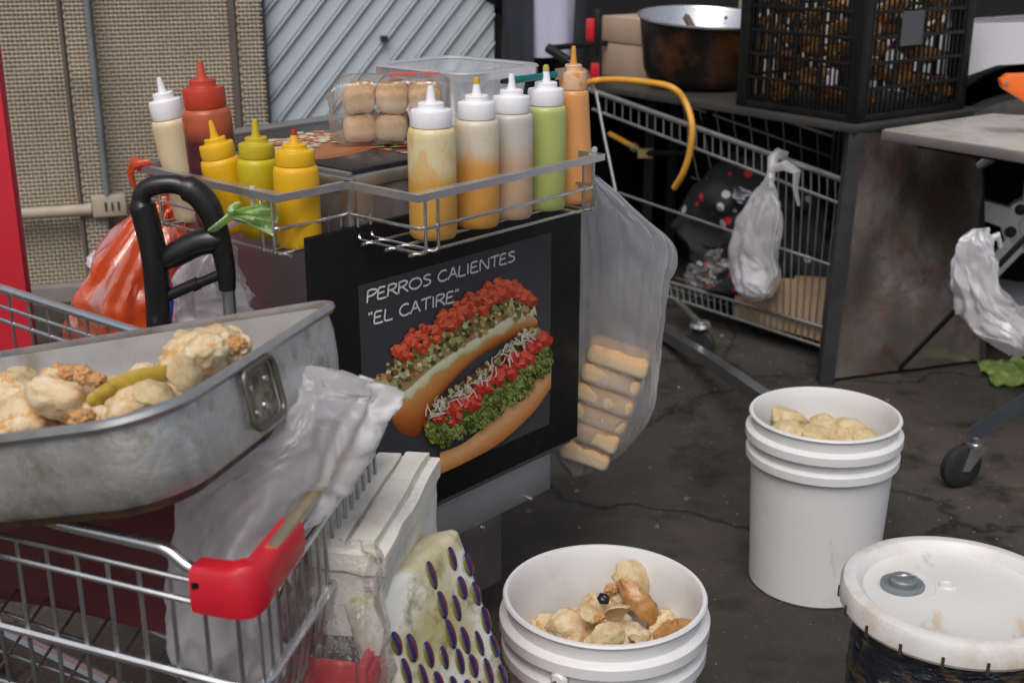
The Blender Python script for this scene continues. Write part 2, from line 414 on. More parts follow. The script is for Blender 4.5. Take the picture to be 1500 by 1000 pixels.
# sign board
MAT['sign_black'] = M('black sign board', (.006,.006,.0065), .5, 0, .25, 12, bmp=.02, bs=20, spec=.22)
b = B(); zt_p, zb_p = .872, zb_r
b.prism([PO+UP*(zt_p-PO.z), PO+U*PW+UP*(zt_p-PO.z), PO+U*PW+UP*(zb_p-PO.z), PO+UP*(zb_p-PO.z)], W_*.0115)
sign = part(b, 'sign_board', MAT['sign_black'], cart, bevel=.0015)
def sg(px, py, off=.0): return PL(px, py, PO, PN) + PN*off
print('CART', C, U, PW, 'panel z', zb_p, zt_p)
# --- print: everything is a flat mesh lying on the board, colours carried per face
mprint, t, p = nodes('printed sign'); at = N(t, 'Attribute', attribute_name='Col')
nn = tex(t, scale=220, detail=3); t.links.new(mixc(t, ramp(t, nn.outputs[0], [(.35, .0), (.7, .14)]), at.outputs['Color'], (.02,.015,.01)), p.inputs['Base Color'])
p.inputs['Roughness'].default_value = .42; p.inputs['Specular IOR Level'].default_value = .25; MAT['print'] = mprint
pb = B(); layer = [0.0003]
def zc(x, y): return (440+x/2.041, 300+y/2.041)         # helper: enlarged-crop coordinates
def poly(pts, col, up=True):
    if up: layer[0] += .00012
    q = [sg(*zc(x, y), layer[0]) for x, y in pts]
    pb.add(q, [tuple(range(len(q)))], col)
rp = random.Random(11)
def jit(c, a=.25): k = 1+rp.uniform(-a, a); return tuple(max(0, min(1, x*k*(1+rp.uniform(-.1,.1)*min(1, a*4)))) for x in c)
TL, TR, BR = zc(172,240), zc(750,85), zc(743,655)
pTL, pTR, pBR = sg(*TL), sg(*TR), sg(*BR)
s0, s1 = (pTL-PO).dot(U), (pTR-PO).dot(U); z1, z0 = (pTL.z+pTR.z)/2, pBR.z
pz = lambda s, z, off: PO+U*s+UP*(z-PO.z)+PN*off
# dark grey card, built as a few vertical bands (the print shades from charcoal to slate)
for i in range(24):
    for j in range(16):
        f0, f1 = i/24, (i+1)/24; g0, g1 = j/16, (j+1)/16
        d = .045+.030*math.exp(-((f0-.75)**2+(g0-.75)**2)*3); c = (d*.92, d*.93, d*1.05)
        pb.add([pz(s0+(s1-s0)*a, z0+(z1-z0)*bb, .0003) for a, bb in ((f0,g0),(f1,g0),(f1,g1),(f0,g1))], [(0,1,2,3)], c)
layer[0] = .0005
def strip(A, Bp, n, cols):          # quads between two outlines, colour by position across
    def samp(L, f):
        k = f*(len(L)-1); i = min(int(k), len(L)-2); k -= i
        return (L[i][0]+(L[i+1][0]-L[i][0])*k, L[i][1]+(L[i+1][1]-L[i][1])*k)
    K_ = len(cols); m = max(K_, 14) if K_ > 3 else K_*2
    def colat(j): f = j/(m-1)*(K_-1); k = min(int(f), K_-2); f -= k; return tuple(a*(1-f)+b_*f for a, b_ in zip(cols[k], cols[k+1]))
    for i in range(n):
        for j in range(m):
            q = []
            for f, g in ((i/n, j/m), ((i+1)/n, j/m), ((i+1)/n, (j+1)/m), (i/n, (j+1)/m)):
                a, bq = samp(A, f), samp(Bp, f); q.append((a[0]+(bq[0]-a[0])*g, a[1]+(bq[1]-a[1])*g))
            poly(q, jit(colat(j), .025), up=False)
    layer[0] += .00012
def smooth(L, n=24):
    out = []
    for k in range(n+1):
        f = k/n*(len(L)-1); i = min(int(f), len(L)-2); f -= i
        P = [L[max(0,i-1)], L[i], L[i+1], L[min(len(L)-1,i+2)]]
        out.append(tuple(.5*(2*P[1][d]+(P[2][d]-P[0][d])*f+(2*P[0][d]-5*P[1][d]+4*P[2][d]-P[3][d])*f*f+(-P[0][d]+3*P[1][d]-3*P[2][d]+P[3][d])*f**3) for d in (0,1)))
    return out
# back bun
strip(smooth([(268,600),(330,560),(430,470),(560,390),(680,335),(708,345)]), smooth([(275,650),(300,680),(352,686),(395,600),(500,480),(600,415),(708,365)]), 40,
      [(.66,.36,.14),(.62,.29,.09),(.56,.22,.055),(.46,.15,.03),(.34,.09,.018),(.22,.05,.01)])
strip(smooth([(235,560),(300,505),(400,430),(520,360),(640,305),(695,285)]), smooth([(275,590),(335,560),(410,490),(525,415),(640,345),(700,318)]), 30, [(.30,.22,.08),(.36,.25,.10),(.40,.30,.14)])
# cream edge, scalloped
_a = smooth([(272,572),(320,550),(400,480),(520,400),(640,325),(690,293),(704,318)], 60); _b = smooth([(290,592),(338,572),(410,505),(525,428),(640,362),(690,335),(706,328)], 60)
_b = [(x+2*math.sin(k*.9), y+4.5*math.sin(k*.9)+2*math.sin(k*2.3)) for k, (x, y) in enumerate(_b)]
strip(_a, _b, 60, [(.74,.72,.50),(.80,.77,.56),(.70,.65,.40),(.50,.43,.20)])
def scatter(Lc, half, n, size, cols, sides=(4,6), asp=1.0, taper=True):
    for k in range(n):
        f = rp.random(); L = smooth(Lc, 20); kk = f*20; i = min(int(kk), 19); kk -= i
        x = L[i][0]+(L[i+1][0]-L[i][0])*kk; y = L[i][1]+(L[i+1][1]-L[i][1])*kk
        h = half*(min(1, min(f, 1-f)*6+.35) if taper else 1)
        o = rp.gauss(0, .45); o = max(-1, min(1, o))
        x += -.55*0+o*h*.45; y += o*h
        s = size*rp.uniform(.6, 1.25); a0 = rp.uniform(0, 6.28); m = rp.randint(*sides)
        pts = [(x+s*rp.uniform(.75,1.1)*math.cos(a0+6.283*j/m)*asp, y+s*rp.uniform(.75,1.1)*math.sin(a0+6.283*j/m)) for j in range(m)]
        layer[0] += .000003; poly(pts, jit(rp.choice(cols), .3), up=False)
# chopped filling, back
scatter([(232,535),(300,495),(400,425),(520,355),(640,300),(680,288)], 34, 700, 9, [(.50,.42,.16),(.42,.33,.12),(.55,.50,.28),(.14,.17,.04),(.30,.16,.06),(.62,.58,.36),(.42,.12,.05),(.05,.06,.015)])
# tomato dice: each a little cube of three tones
def along(Lc, f): 
    L = smooth(Lc, 20); k = f*20; i = min(int(k), 19); k -= i
    return L[i][0]+(L[i+1][0]-L[i][0])*k, L[i][1]+(L[i+1][1]-L[i][1])*k
def dice(Lc, half, n, size, base):
    items = sorted([(rp.random(), max(-1, min(1, rp.gauss(0,.5)))) for _ in range(n)], key=lambda q: q[1])
    for f, o in items:
        x, y = along(Lc, f); x += o*half*.4; y += o*half*min(1, min(f, 1-f)*5+.4); s_ = size*rp.uniform(.65,1.2); a = rp.uniform(0,6.28)
        v6 = [(x+s_*rp.uniform(.85,1.1)*math.cos(a+k*1.0472), y+s_*rp.uniform(.85,1.1)*math.sin(a+k*1.0472)) for k in range(6)]; c = (x+s_*.15*rp.uniform(-1,1), y+s_*.15*rp.uniform(-1,1)); tone = rp.uniform(.75,1.15)
        tri = sorted([0,2,4], key=lambda k: v6[(k+1) % 6][1])
        for k, sh in zip(tri, (1.3,.95,.62)):
            layer[0] += .000002; col = tuple(min(1, q*sh*tone) for q in base); col = (col[0], min(1, col[1]+(.06 if sh > 1 else 0)), min(1, col[2]+(.04 if sh > 1 else 0)))
            poly([c, v6[k], v6[(k+1) % 6], v6[(k+2) % 6]], col, up=False)
        if rp.random() < .5: layer[0] += .000002; poly([(v6[tri[0]][0], v6[tri[0]][1]), (c[0]+1.5, c[1]+1), (c[0], c[1]-2)], (.86,.48,.38), up=False)
def frill(Lc, half, n, cols):
    for k in range(n):
        f = rp.random(); o = rp.uniform(-1,1); x, y = along(Lc, f); x += o*half*.45; y += o*half*min(1, min(f, 1-f)*6+.4); a = rp.uniform(0,3.14); l = rp.uniform(12,26); base = rp.choice(cols); ph = rp.uniform(0,6)
        pts = [(x+math.cos(a)*l*(t_/7-.5)+2.5*math.sin(t_*1.7+ph)*math.sin(a), y+math.sin(a)*l*(t_/7-.5)*.7+3.5*math.sin(t_*1.7+ph)) for t_ in range(8)]; wd = rp.uniform(2,4.5)
        for q0, q1 in zip(pts, pts[1:]): layer[0] += .0000006; poly([(q0[0],q0[1]-wd),(q1[0],q1[1]-wd),(q1[0],q1[1]+wd),(q0[0],q0[1]+wd)], tuple(v*.55 for v in base), up=False); poly([(q0[0],q0[1]-wd-1.2),(q1[0],q1[1]-wd-1.2),(q1[0],q1[1]-wd+1.2),(q0[0],q0[1]-wd+1.2)], tuple(min(1, v*1.5) for v in base), up=False)
dice([(285,440),(345,405),(440,340),(540,280),(620,255),(680,275)], 28, 150, 16, (.70,.075,.03))
# front bun
strip(smooth([(412,738),(490,705),(600,610),(700,520),(745,470)]), smooth([(410,806),(480,772),(590,710),(690,620),(744,545)]), 40,
      [(.60,.28,.10),(.70,.37,.16),(.74,.40,.18),(.68,.33,.12),(.58,.24,.07),(.44,.15,.035)])
strip(smooth([(360,650),(440,560),(540,480),(640,400),(725,375)]), smooth([(380,715),(470,690),(580,610),(680,520),(740,455)]), 30, [(.30,.06,.03),(.24,.10,.03),(.08,.10,.02),(.05,.08,.01)])
# lettuce
scatter([(375,690),(450,655),(560,590),(660,510),(735,430)], 40, 1500, 8, [(.10,.15,.02),(.40,.46,.14),(.16,.22,.03),(.06,.09,.012),(.24,.30,.05),(.035,.05,.008),(.30,.34,.09)], (4,7))
frill([(380,690),(450,660),(560,592),(660,512),(735,432)], 38, 240, [(.13,.19,.03),(.22,.28,.05),(.30,.36,.10),(.08,.12,.015),(.36,.40,.14)])
# tomato, front
dice([(400,640),(480,590),(580,510),(660,440),(722,395)], 25, 95, 17, (.62,.035,.02))
scatter([(370,630),(450,560),(540,490),(640,400),(700,370)], 16, 260, 7, [(.40,.36,.16),(.50,.47,.27),(.25,.2,.07),(.08,.08,.02)])
# white shreds
for k in range(80):
    f = rp.random(); L = smooth([(380,615),(460,570),(540,500),(610,440),(680,385)], 20); i = min(int(f*20), 19)
    x, y = L[i][0]+rp.uniform(-18,18), L[i][1]+rp.uniform(-22,18); a = rp.uniform(-1.0, 1.0)+rp.choice((-1.0, .4, 1.3)); l = rp.uniform(16,34); wd = rp.uniform(1.1,2.1)
    bx = rp.uniform(-6,6); P = [(x-math.cos(a)*l/2, y-math.sin(a)*l/2), (x+bx*.6, y+bx), (x+math.cos(a)*l/2, y+math.sin(a)*l/2)]
    nxv, nyv = -math.sin(a)*wd, math.cos(a)*wd; c = jit((.74,.68,.60), .15); layer[0] += .00001
    for q0, q1 in ((P[0],P[1]),(P[1],P[2])): poly([(q0[0]-nxv,q0[1]-nyv),(q1[0]-nxv,q1[1]-nyv),(q1[0]+nxv,q1[1]+nyv),(q0[0]+nxv,q0[1]+nyv)], c, up=False)
# keep the print inside its card: clip every face to the card
def clip_print():
    nv, nf, ncol = [], [], []
    for f, c in zip(pb.f, pb.c):
        off = (pb.v[f[0]]-PO).dot(PN); q = [((pb.v[i]-PO).dot(U), pb.v[i].z) for i in f]
        for a, bb, cc in ((1,0,s1),(-1,0,-s0),(0,1,z1),(0,-1,-z0)): 
            q = clip(q, a, bb, cc)
            if len(q) < 3: break
        if len(q) < 3: continue
        k = len(nv); nv += [pz(a, bb, off) for a, bb in q]; nf.append(list(range(k, k+len(q)))); ncol.append(c)
    pb.v, pb.f, pb.c = nv, nf, ncol
clip_print()
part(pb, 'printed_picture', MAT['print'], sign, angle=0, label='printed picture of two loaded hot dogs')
# --- lettering (single stroke, hand written capitals)
def arc(cx, cy, rx, ry, a0, a1, n=12): return [(cx+rx*math.cos(R(a0+(a1-a0)*k/n)), cy+ry*math.sin(R(a0+(a1-a0)*k/n))) for k in range(n+1)]
GL = {
 'P': (.52, [[(.06,1),(.0,-.06)], [(.02,.92),(.25,1.0),(.48,.88),(.46,.66),(.28,.50),(.05,.46)]]),
 'E': (.52, [[(.42,.96),(.10,.95),(.04,.5),(.04,.04),(.45,.0)], [(.06,.5),(.36,.53)]]),
 'R': (.56, [[(.06,1),(.0,-.02)], [(.02,.93),(.26,1.0),(.46,.88),(.42,.66),(.26,.53),(.06,.48)], [(.20,.5),(.50,-.03)]]),
 'O': (.74, [arc(.34,.48,.32,.46,80,440,18)]),
 'S': (.50, [[(.42,.88),(.28,.97),(.10,.90),(.07,.72),(.22,.56),(.38,.42),(.40,.2),(.24,.03),(.02,.06)]]),
 'C': (.58, [[(.52,.86),(.40,.97),(.20,.90),(.06,.62),(.06,.30),(.20,.05),(.38,.02),(.54,.14)]]),
 'A': (.60, [[(.0,-.02),(.16,.45),(.30,.98),(.40,.5),(.54,-.02)], [(.10,.36),(.47,.40)]]),
 'L': (.46, [[(.08,1.0),(.04,.5),(.05,.04),(.42,.0)]]),
 'I': (.24, [[(.10,.98),(.08,.0)]]),
 'N': (.66, [[(.04,-.02),(.08,.96),(.30,.5),(.54,.02),(.56,.98)]]),
 'T': (.56, [[(.0,.94),(.54,1.0)], [(.28,.97),(.24,-.02)]]),
 '"': (.26, [[(.06,1.08),(.02,.84)], [(.18,1.08),(.14,.84)]]), ' ': (.30, [])}
def ribbon(b, pts, wd, n):
    L = [V(p) for p in pts]; left = []; right = []
    for i, p in enumerate(L):
        tdir = (L[min(i+1,len(L)-1)]-L[max(i-1,0)]).normalized(); nrm = n.cross(tdir)*wd
        left.append(p-nrm); right.append(p+nrm)
    k = len(b.v); b.v += left+right; m = len(L)
    for i in range(m-1): b.f.append([k+i, k+i+1, k+m+i+1, k+m+i]); b.c.append(None)
MAT['letter'] = M('white lettering', (.80,.80,.82), .5, 0, .03)
def write(txt, p0, p1, capz, name, slant=.0):
    a, e = sg(*p0, .0012), sg(*p1, .0012); dirv = (e-a); Ltot = dirv.length; dirv.normalize()
    tot = sum(GL[ch][0] for ch in txt)-.1; top = sg(p0[0], p0[1]-capz, .0012); H = (top-a).length; kx = Ltot/tot
    x = 0; b = B()
    for ch in txt:
        wd, st = GL[ch]
        for s in st:
            s2 = smooth(s, max(10, 4*len(s))) if len(s) > 2 else s
            ribbon(b, [a+dirv*((x+q[0]+q[1]*slant)*kx)+UP*(q[1]*H) for q in s2], .00150, PN)
        x += wd
    part(b, name, MAT['letter'], sign, angle=0)
write('PERROS CALIENTES', zc(198,291), zc(638,168), 17, 'lettering')
write('"EL CATIRE"', zc(203,360), zc(470,286), 17.5, 'lettering')

# --- top sheet with its own printed picture
b = B(); cb(b, .012, BL-.02, .006, BD-.05, ZT, ZT+.008); tsh = part(b, 'top_sheet', M('black gloss top', (.014,.014,.016), .22, 0, .2, 9), cart, bevel=.002)
tb = B(); lay = ZT+.0083
def tpoly(pts, col):
    global lay; lay += .000003; tb.add([cp(u, q, lay) for u, q in pts], [tuple(range(len(pts)))], col)
def blob(u, q, a, bb, rot, col, n=18):
    tpoly([(u+a*math.cos(6.283*i/n)*math.cos(rot)-bb*math.sin(6.283*i/n)*math.sin(rot), q+a*math.cos(6.283*i/n)*math.sin(rot)+bb*math.sin(6.283*i/n)*math.cos(rot)) for i in range(n)], col)
blob(.13,.17,.125,.06,.35,(.30,.09,.035)); blob(.14,.18,.12,.045,.35,(.36,.14,.05)); blob(.33,.16,.12,.06,.3,(.34,.11,.04)); blob(.32,.25,.13,.05,.3,(.42,.05,.03)); blob(.12,.25,.10,.04,.4,(.52,.50,.36))
for k in range(420):
    u, q = rp.uniform(.16,.42), rp.gauss(.17,.045); q = min(max(q,.05),.30)
    blob(u, q, rp.uniform(.004,.012), rp.uniform(.003,.009), rp.uniform(0,3), jit(rp.choice([(.16,.2,.04),(.45,.04,.02),(.5,.45,.25),(.08,.1,.02),(.5,.12,.05)]), .3), 6)
for k in range(120):
    u, q = rp.uniform(.03,.25), rp.gauss(.25,.03)
    if .02 < q < BD-.07: blob(u, q, rp.uniform(.006,.016), rp.uniform(.003,.009), rp.uniform(0,3), jit(rp.choice([(.6,.06,.04),(.55,.5,.35),(.62,.55,.4),(.5,.12,.05)]), .25), 7)
part(tb, 'printed_top', MAT['print'], tsh, angle=0)
b = B(); cb(b, .0, BL, BD-.045, BD-.002, ZT+.0005, ZT+.010); cb(b, .0, .010, .0, BD-.047, ZT+.0005, ZT+.006); part(b, 'edge_trim', MAT['steel'], cart, bevel=.001)

# --- racks
def fillet(pts, r, n=5):
    out = []; m = len(pts)
    for i, p in enumerate(pts):
        if i in (0, m-1): out.append(p); continue
        a = (pts[i-1]-p); c = (pts[i+1]-p); ra = min(r, a.length*.45, c.length*.45); a0 = p+a.normalized()*ra; c0 = p+c.normalized()*ra
        for k in range(n+1):
            f = k/n; out.append((a0*(1-f)+p*f)*(1-f)+(p*(1-f)+c0*f)*f)
    return out
def rack(name, p0, p1, p2, p3, depth, ext0=0, label=None):
    b = B(); b.tube([p0, p1, p2, p3], .0052, square=True); rk = part(b, name, MAT['steel_rail'], cart, label=label, angle=20)
    inn = lambda p, f=.0: p
    dz = V((0,0,-1)); a = (p0-p1).normalized(); l = (p2-p1).normalized()
    b = B(); z1 = dz*depth*.55; b.tube(fillet([p0+z1+l*.012, p1+z1+l*.012+a*.002, p2+z1-l*.006+a*.002, p3+z1-l*.006], .014), .0027, 8); part(b, 'guard_wire', MAT['chrome'], rk)
    for q in (.02, .045):
        for e, sgn in ((p1, 1), (p2, -1)):
            b = B(); s = e+l*(sgn*q)+a*.001
            bk = s+a*((p0-p1).length*.97)
            b.tube(fillet([s+dz*.006, s+dz*depth, bk+dz*depth, bk+dz*(depth*.6)], .012), .0025, 8); part(b, 'support_wire', MAT['chrome'], rk)
    b = B()
    for q in (.16, .5, .84):
        o = a*((p0-p1).length*q); b.tube([p1+o+l*.008+dz*(depth+.0025), p2+o-l*.008+dz*(depth+.0025)], .0024, 8)
    part(b, 'base_wire', MAT['chrome'], rk); return rk
RZ = .938; RD = .085
r1a = Z(608, 290, RZ); r1b = Z(884, 230, RZ)
ul = (r1b-r1a).dot(U); off_r = (r1a-C).dot(-W_)
r1b = r1a+U*ul; q0 = (r1a-C).dot(U)
R1 = [cp(q0, -.006, RZ), r1a, r1b, cp(q0+ul, -.006, RZ)]
rack('wire_rack', *R1, RD)
l1a = Z(410, 290, RZ); lw = -(l1a-C).dot(U); l_w0 = (l1a-C).dot(W_); lend = Z(233, 241, RZ); l_w1 = (lend-C).dot(W_)
L1 = [cp(-.006, l_w0, RZ), cp(-lw, l_w0, RZ), cp(-lw, l_w1, RZ), cp(-.006, l_w1, RZ)]
rack('wire_rack', *L1, RD)
print('racks', off_r, ul, lw, l_w0, l_w1)
b = B(); q9 = BL+.03; b.tube([cp(BL+.006,.20,.952), cp(BL+.045,.20,.952), cp(BL+.045,.40,.952), cp(BL+.006,.40,.952)], .006, square=True); part(b, 'side_rail', MAT['steel_rail'], cart, angle=20)
# ================================================================== BOTTLES
def sauce_mat(name, sauce, clear, fill, smear=.35, low=None, soft=.012):
    m, t, p = nodes(name); tc = N(t, 'TexCoord'); sp = N(t, 'SeparateXYZ'); t.links.new(tc.outputs['Object'], sp.inputs[0])
    n = tex(t, scale=26, detail=4); n2 = tex(t, scale=34, detail=5, mapscale=(1,1,.55)); n2.inputs['Distortion'].default_value = .8
    a = N(t, 'Math', operation='MULTIPLY_ADD'); t.links.new(n.outputs[0], a.inputs[0]); a.inputs[1].default_value = .012; t.links.new(sp.outputs[2], a.inputs[2])
    mr = N(t, 'MapRange'); t.links.new(a.outputs[0], mr.inputs[0]); mr.inputs[1].default_value = fill-soft; mr.inputs[2].default_value = fill+soft
    up = mixc(t, ramp(t, n2.outputs[0], [(.5, 0.), (.62, smear)]), clear, sauce)
    sc2 = mixc(t, ramp(t, n.outputs[0], [(.3, 0.), (.7, .25)]), sauce, low or tuple(c*.75 for c in sauce))
    c = mixc(t, mr.outputs[0], sc2, up); t.links.new(c, p.inputs['Base Color'])
    p.inputs['Roughness'].default_value = .36; p.inputs['Subsurface Weight'].default_value = .35
    p.inputs['Subsurface Radius'].default_value = (.012,.010,.008); p.inputs['Subsurface Scale'].default_value = .8
    bump(t, p, tex(t, scale=30, detail=3).outputs[0], .06); return m
def bottle(name, label, group, base, rad, h, body_mat, cap_mat, tip_mat=None, lean=(0,0), rtop=None, cap_h=None, tip_h=None, nozzle_tip=None, ring=None):
    t = thing(name, label, 'bottle', base, (lean[0], lean[1], 0), group)
    rt = rtop or rad; cap_h = cap_h or h*.16; tip_h = tip_h or h*.105; zb = h-cap_h-tip_h
    b = B(); b.lathe([(0,.004),(rad*.78,.002),(rad*.9,0),(rad*.985,.004),(rad,.012),(rad*.998+(rt-rad)*.5,zb*.5),(rt,zb-.016),(rt*.985,zb-.008),(rt*.93,zb-.002),(rt*.80,zb),(rt*.80,zb+.006)], 40)
    part(b, 'bottle_body', body_mat, t, world=False, angle=50)
    c1 = rt*.86; b = B()
    prof = [(c1*.97,zb+.001),(c1,zb+.004),(c1,zb+cap_h*.62),(c1*.96,zb+cap_h*.70),(c1*.66,zb+cap_h*.74),(c1*.62,zb+cap_h*.80),(c1*.62,zb+cap_h*.96),(c1*.56,zb+cap_h),(0,zb+cap_h)]
    b.lathe(prof, 40); cap = part(b, 'cap', cap_mat, t, world=False, angle=35)
    nr = c1*.20; b = B(); b.lathe([(nr*1.5,zb+cap_h-.002),(nr*1.15,zb+cap_h+tip_h*.2),(nr*.75,h-tip_h*.12),(nr*.6,h),(0,h)], 14); part(b, 'nozzle', tip_mat or cap_mat, cap, world=False)
    if nozzle_tip:
        b = B(); b.lathe([(nr*.86,h-tip_h*.42),(nr*.9,h-tip_h*.1),(nr*.7,h+.002),(0,h+.003)], 12); part(b, 'sauce_smear', nozzle_tip, cap, world=False)
    return t
def on_line(A, Bp, px):
    best = min((abs(pix(A+(Bp-A)*k/400)[0]-px), k) for k in range(-60, 461)); return A+(Bp-A)*(best[1]/400)
zr = RZ-RD+.0005; dzv = V((0,0,zr-RZ))
mA, mB = (R1[0]+R1[1])/2+dzv, (R1[3]+R1[2])/2+dzv
frost = (.56,.53,.46)
cwhite = MAT['white_cap']
MAT['mus_y'] = M('yellow cap', (.72,.42,.01), .42, 0, .06, 20); MAT['mus_o'] = M('olive yellow cap', (.50,.38,.012), .42, 0, .08, 20)
tipy = M('dried mustard', (.62,.40,.03), .5); tipo = M('dried orange sauce', (.72,.32,.05), .5); tipr = M('dried ketchup', (.35,.03,.01), .5)
gA = 'squeeze bottles in the right wire rack'; gB = 'squeeze bottles in the left wire rack'
def bt(px, *a, **k): return bottle('sauce_bottle', a[0], gA, on_line(mA, mB, px), *a[1:], **k)
bt(635, 'white capped squeeze bottle smeared with yellow sauce, half filled with amber', .0355, .220, sauce_mat('amber sauce', (.60,.33,.07), (.64,.57,.34), .100, .55), cwhite)
bt(700, 'white capped squeeze bottle of orange sauce with mustard on its nozzle', .0335, .221, sauce_mat('orange sauce', (.66,.33,.075), (.60,.55,.45), .112, .35), cwhite, nozzle_tip=tipy)
bt(749, 'white capped squeeze bottle half full of pale pink sauce', .0335, .222, sauce_mat('pink sauce', (.56,.38,.27), (.52,.49,.45), .108, .12, soft=.02), cwhite)
bt(798, 'white capped squeeze bottle full of pale green sauce', .0335, .226, sauce_mat('green sauce', (.42,.48,.16), (.52,.54,.33), .175, .6), cwhite, nozzle_tip=M('green smear', (.45,.45,.12), .5))
bt(837, 'tapered squeeze bottle of orange sauce with an orange nozzle', .0365, .250, sauce_mat('coral sauce', (.68,.32,.11), (.68,.36,.15), .30, .3), M('peach cap', (.72,.46,.30), .4, col2=(.7,.28,.05), lo=.5, hi=.6, s2=60), tipo, rtop=.026, nozzle_tip=tipo)
mC, mD = (L1[0]+L1[1])/2+dzv, (L1[3]+L1[2])/2+dzv
def bl(px, *a, **k): return bottle('sauce_bottle', a[0], gB, on_line(mC, mD, px), *a[1:], **k)
bl(439, 'plain yellow mustard bottle with a stained tip by the rack corner', .0325, .164, M('yellow bottle', (.72,.40,.008), .42, 0, .06, 12, sss=.2), MAT['mus_y'], cap_h=.030, tip_h=.018, nozzle_tip=tipr)
bl(384, 'olive stained yellow mustard bottle between two brighter ones', .0300, .172, sauce_mat('olive mustard', (.50,.33,.006), (.52,.42,.012), .09, .3), MAT['mus_o'], cap_h=.030, tip_h=.026)
bl(347, 'bright yellow mustard bottle leaning against its olive neighbour', .0300, .168, M('yellow bottle b', (.74,.42,.006), .42, 0, .06, 12, sss=.2), MAT['mus_y'], lean=(R(3), R(-9)), cap_h=.030, tip_h=.026)
bl(324, 'tall red capped ketchup bottle with dark sauce in its lower half', .0365, .248, sauce_mat('ketchup', (.075,.016,.020), (.46,.10,.04), .150, .30, soft=.012), M('red cap', (.48,.045,.02), .4, 0, .1, 20), M('red nozzle', (.55,.08,.03), .4), lean=(R(1), R(-3)), cap_h=.042, tip_h=.026)
bl(285, 'tall white capped squeeze bottle of cream sauce leaning outwards', .0290, .222, sauce_mat('cream sauce', (.66,.55,.36), (.62,.52,.40), .20, .3), cwhite, lean=(R(2), R(-9)), cap_h=.040, tip_h=.023)

# ================================================================== BUNS, BOX, KNIFE on the cart top
def bunmat():
    m, t, p = nodes('bread bun'); tc = N(t, 'TexCoord'); sp = N(t, 'SeparateXYZ'); t.links.new(tc.outputs['Object'], sp.inputs[0]); a = tex(t, scale=24, detail=5); d = tex(t, scale=160, detail=4)
    q = N(t, 'Math', operation='MULTIPLY_ADD'); t.links.new(a.outputs[0], q.inputs[0]); q.inputs[1].default_value = .022; t.links.new(sp.outputs[2], q.inputs[2])
    mr = N(t, 'MapRange'); t.links.new(q.outputs[0], mr.inputs[0]); mr.inputs[1].default_value = .004; mr.inputs[2].default_value = .034
    c = ramp(t, mr.outputs[0], [(0, (.78,.63,.44)), (.5, (.70,.47,.25)), (1, (.54,.28,.10))]); c = mixc(t, ramp(t, d.outputs[0], [(.4, 0.), (.7, .3)]), c, (.78,.66,.48))
    t.links.new(c, p.inputs['Base Color']); p.inputs['Roughness'].default_value = .7; bump(t, p, d.outputs[0], .25, .002); return m
MAT['bun'] = bunmat()
def rbox_mesh(name, size, r, mat, seg=4, wob=.0, seed=0):
    bm = bmesh.new(); bmesh.ops.create_cube(bm, size=1)
    for v in bm.verts: v.co = V((v.co.x*size[0], v.co.y*size[1], v.co.z*size[2]))
    bmesh.ops.bevel(bm, geom=bm.edges[:], offset=r, segments=seg, profile=.5, affect='EDGES', clamp_overlap=True)
    bmesh.ops.subdivide_edges(bm, edges=[e for e in bm.edges if e.calc_length() > .012], cuts=2, use_grid_fill=True)
    if wob:
        for v in bm.verts: v.co += noise.noise_vector(v.co*30+V((seed*3.1,0,0)))*wob
    me = bpy.data.meshes.new(name); bm.to_mesh(me); bm.free(); me.materials.append(mat)
    me.polygons.foreach_set('use_smooth', [True]*len(me.polygons)); return me
angU = math.atan2(U.y, U.x)
pk_u, pk_w = .195, .150
pack = thing('bun_pack', 'clear wrapped pack of small bread buns on the cart top', 'bread pack', (-.196, 2.065, ZT+.0105), (0,0,R(4)))
MAT['clear'] = film('clear wrap', (.75,.72,.70), opaque=.10, gloss=.14, rough=.10, vs=22, vary=.10, creases=1.0)
MAT['wrap_red'] = M('red print on wrap', (.6,.05,.05), .4)
bw_, bh_ = .052, .044
for i in range(3):
    for j in range(2):
        me = rbox_mesh('bun', (bw_, .105, bh_), .0145, MAT['bun'], 4, .003, i*2+j)
        o = part(me, 'bun', None, pack); o.location = ((i-.95)*(bw_+.001)+random.uniform(-.002,.002), .02+random.uniform(-.005,.005), .024+j*(bh_+.001)); o.rotation_euler = (random.uniform(-.05,.05), random.uniform(-.08,.08), random.uniform(-.05,.05))
bm = bmesh.new(); bmesh.ops.create_cube(bm, size=1); bmesh.ops.subdivide_edges(bm, edges=bm.edges[:], cuts=12, use_grid_fill=True)
for v in bm.verts:
    q = V((v.co.x*.190, v.co.y*.130, v.co.z*.100)); q += noise.noise_vector(q*28)*.006+noise.noise_vector(q*70)*.0025
    if q.x < -.078: q.z *= 1-.55*(-.078-q.x)/.03
    q.z = max(q.z, -.0495); v.co = q+V((-.002,.02,.050))
me = bpy.data.meshes.new('wrap'); bm.to_mesh(me); bm.free(); me.materials.append(MAT['clear']); me.polygons.foreach_set('use_smooth',[True]*len(me.polygons)); part(me, 'wrap', None, pack)
b = B(); b.box((.02,.03,.1045), (.045,.03,.0012)); b.box((.065,.03,.1045), (.03,.02,.0012)); part(b, 'printed_band', MAT['wrap_red'], pack, world=False)
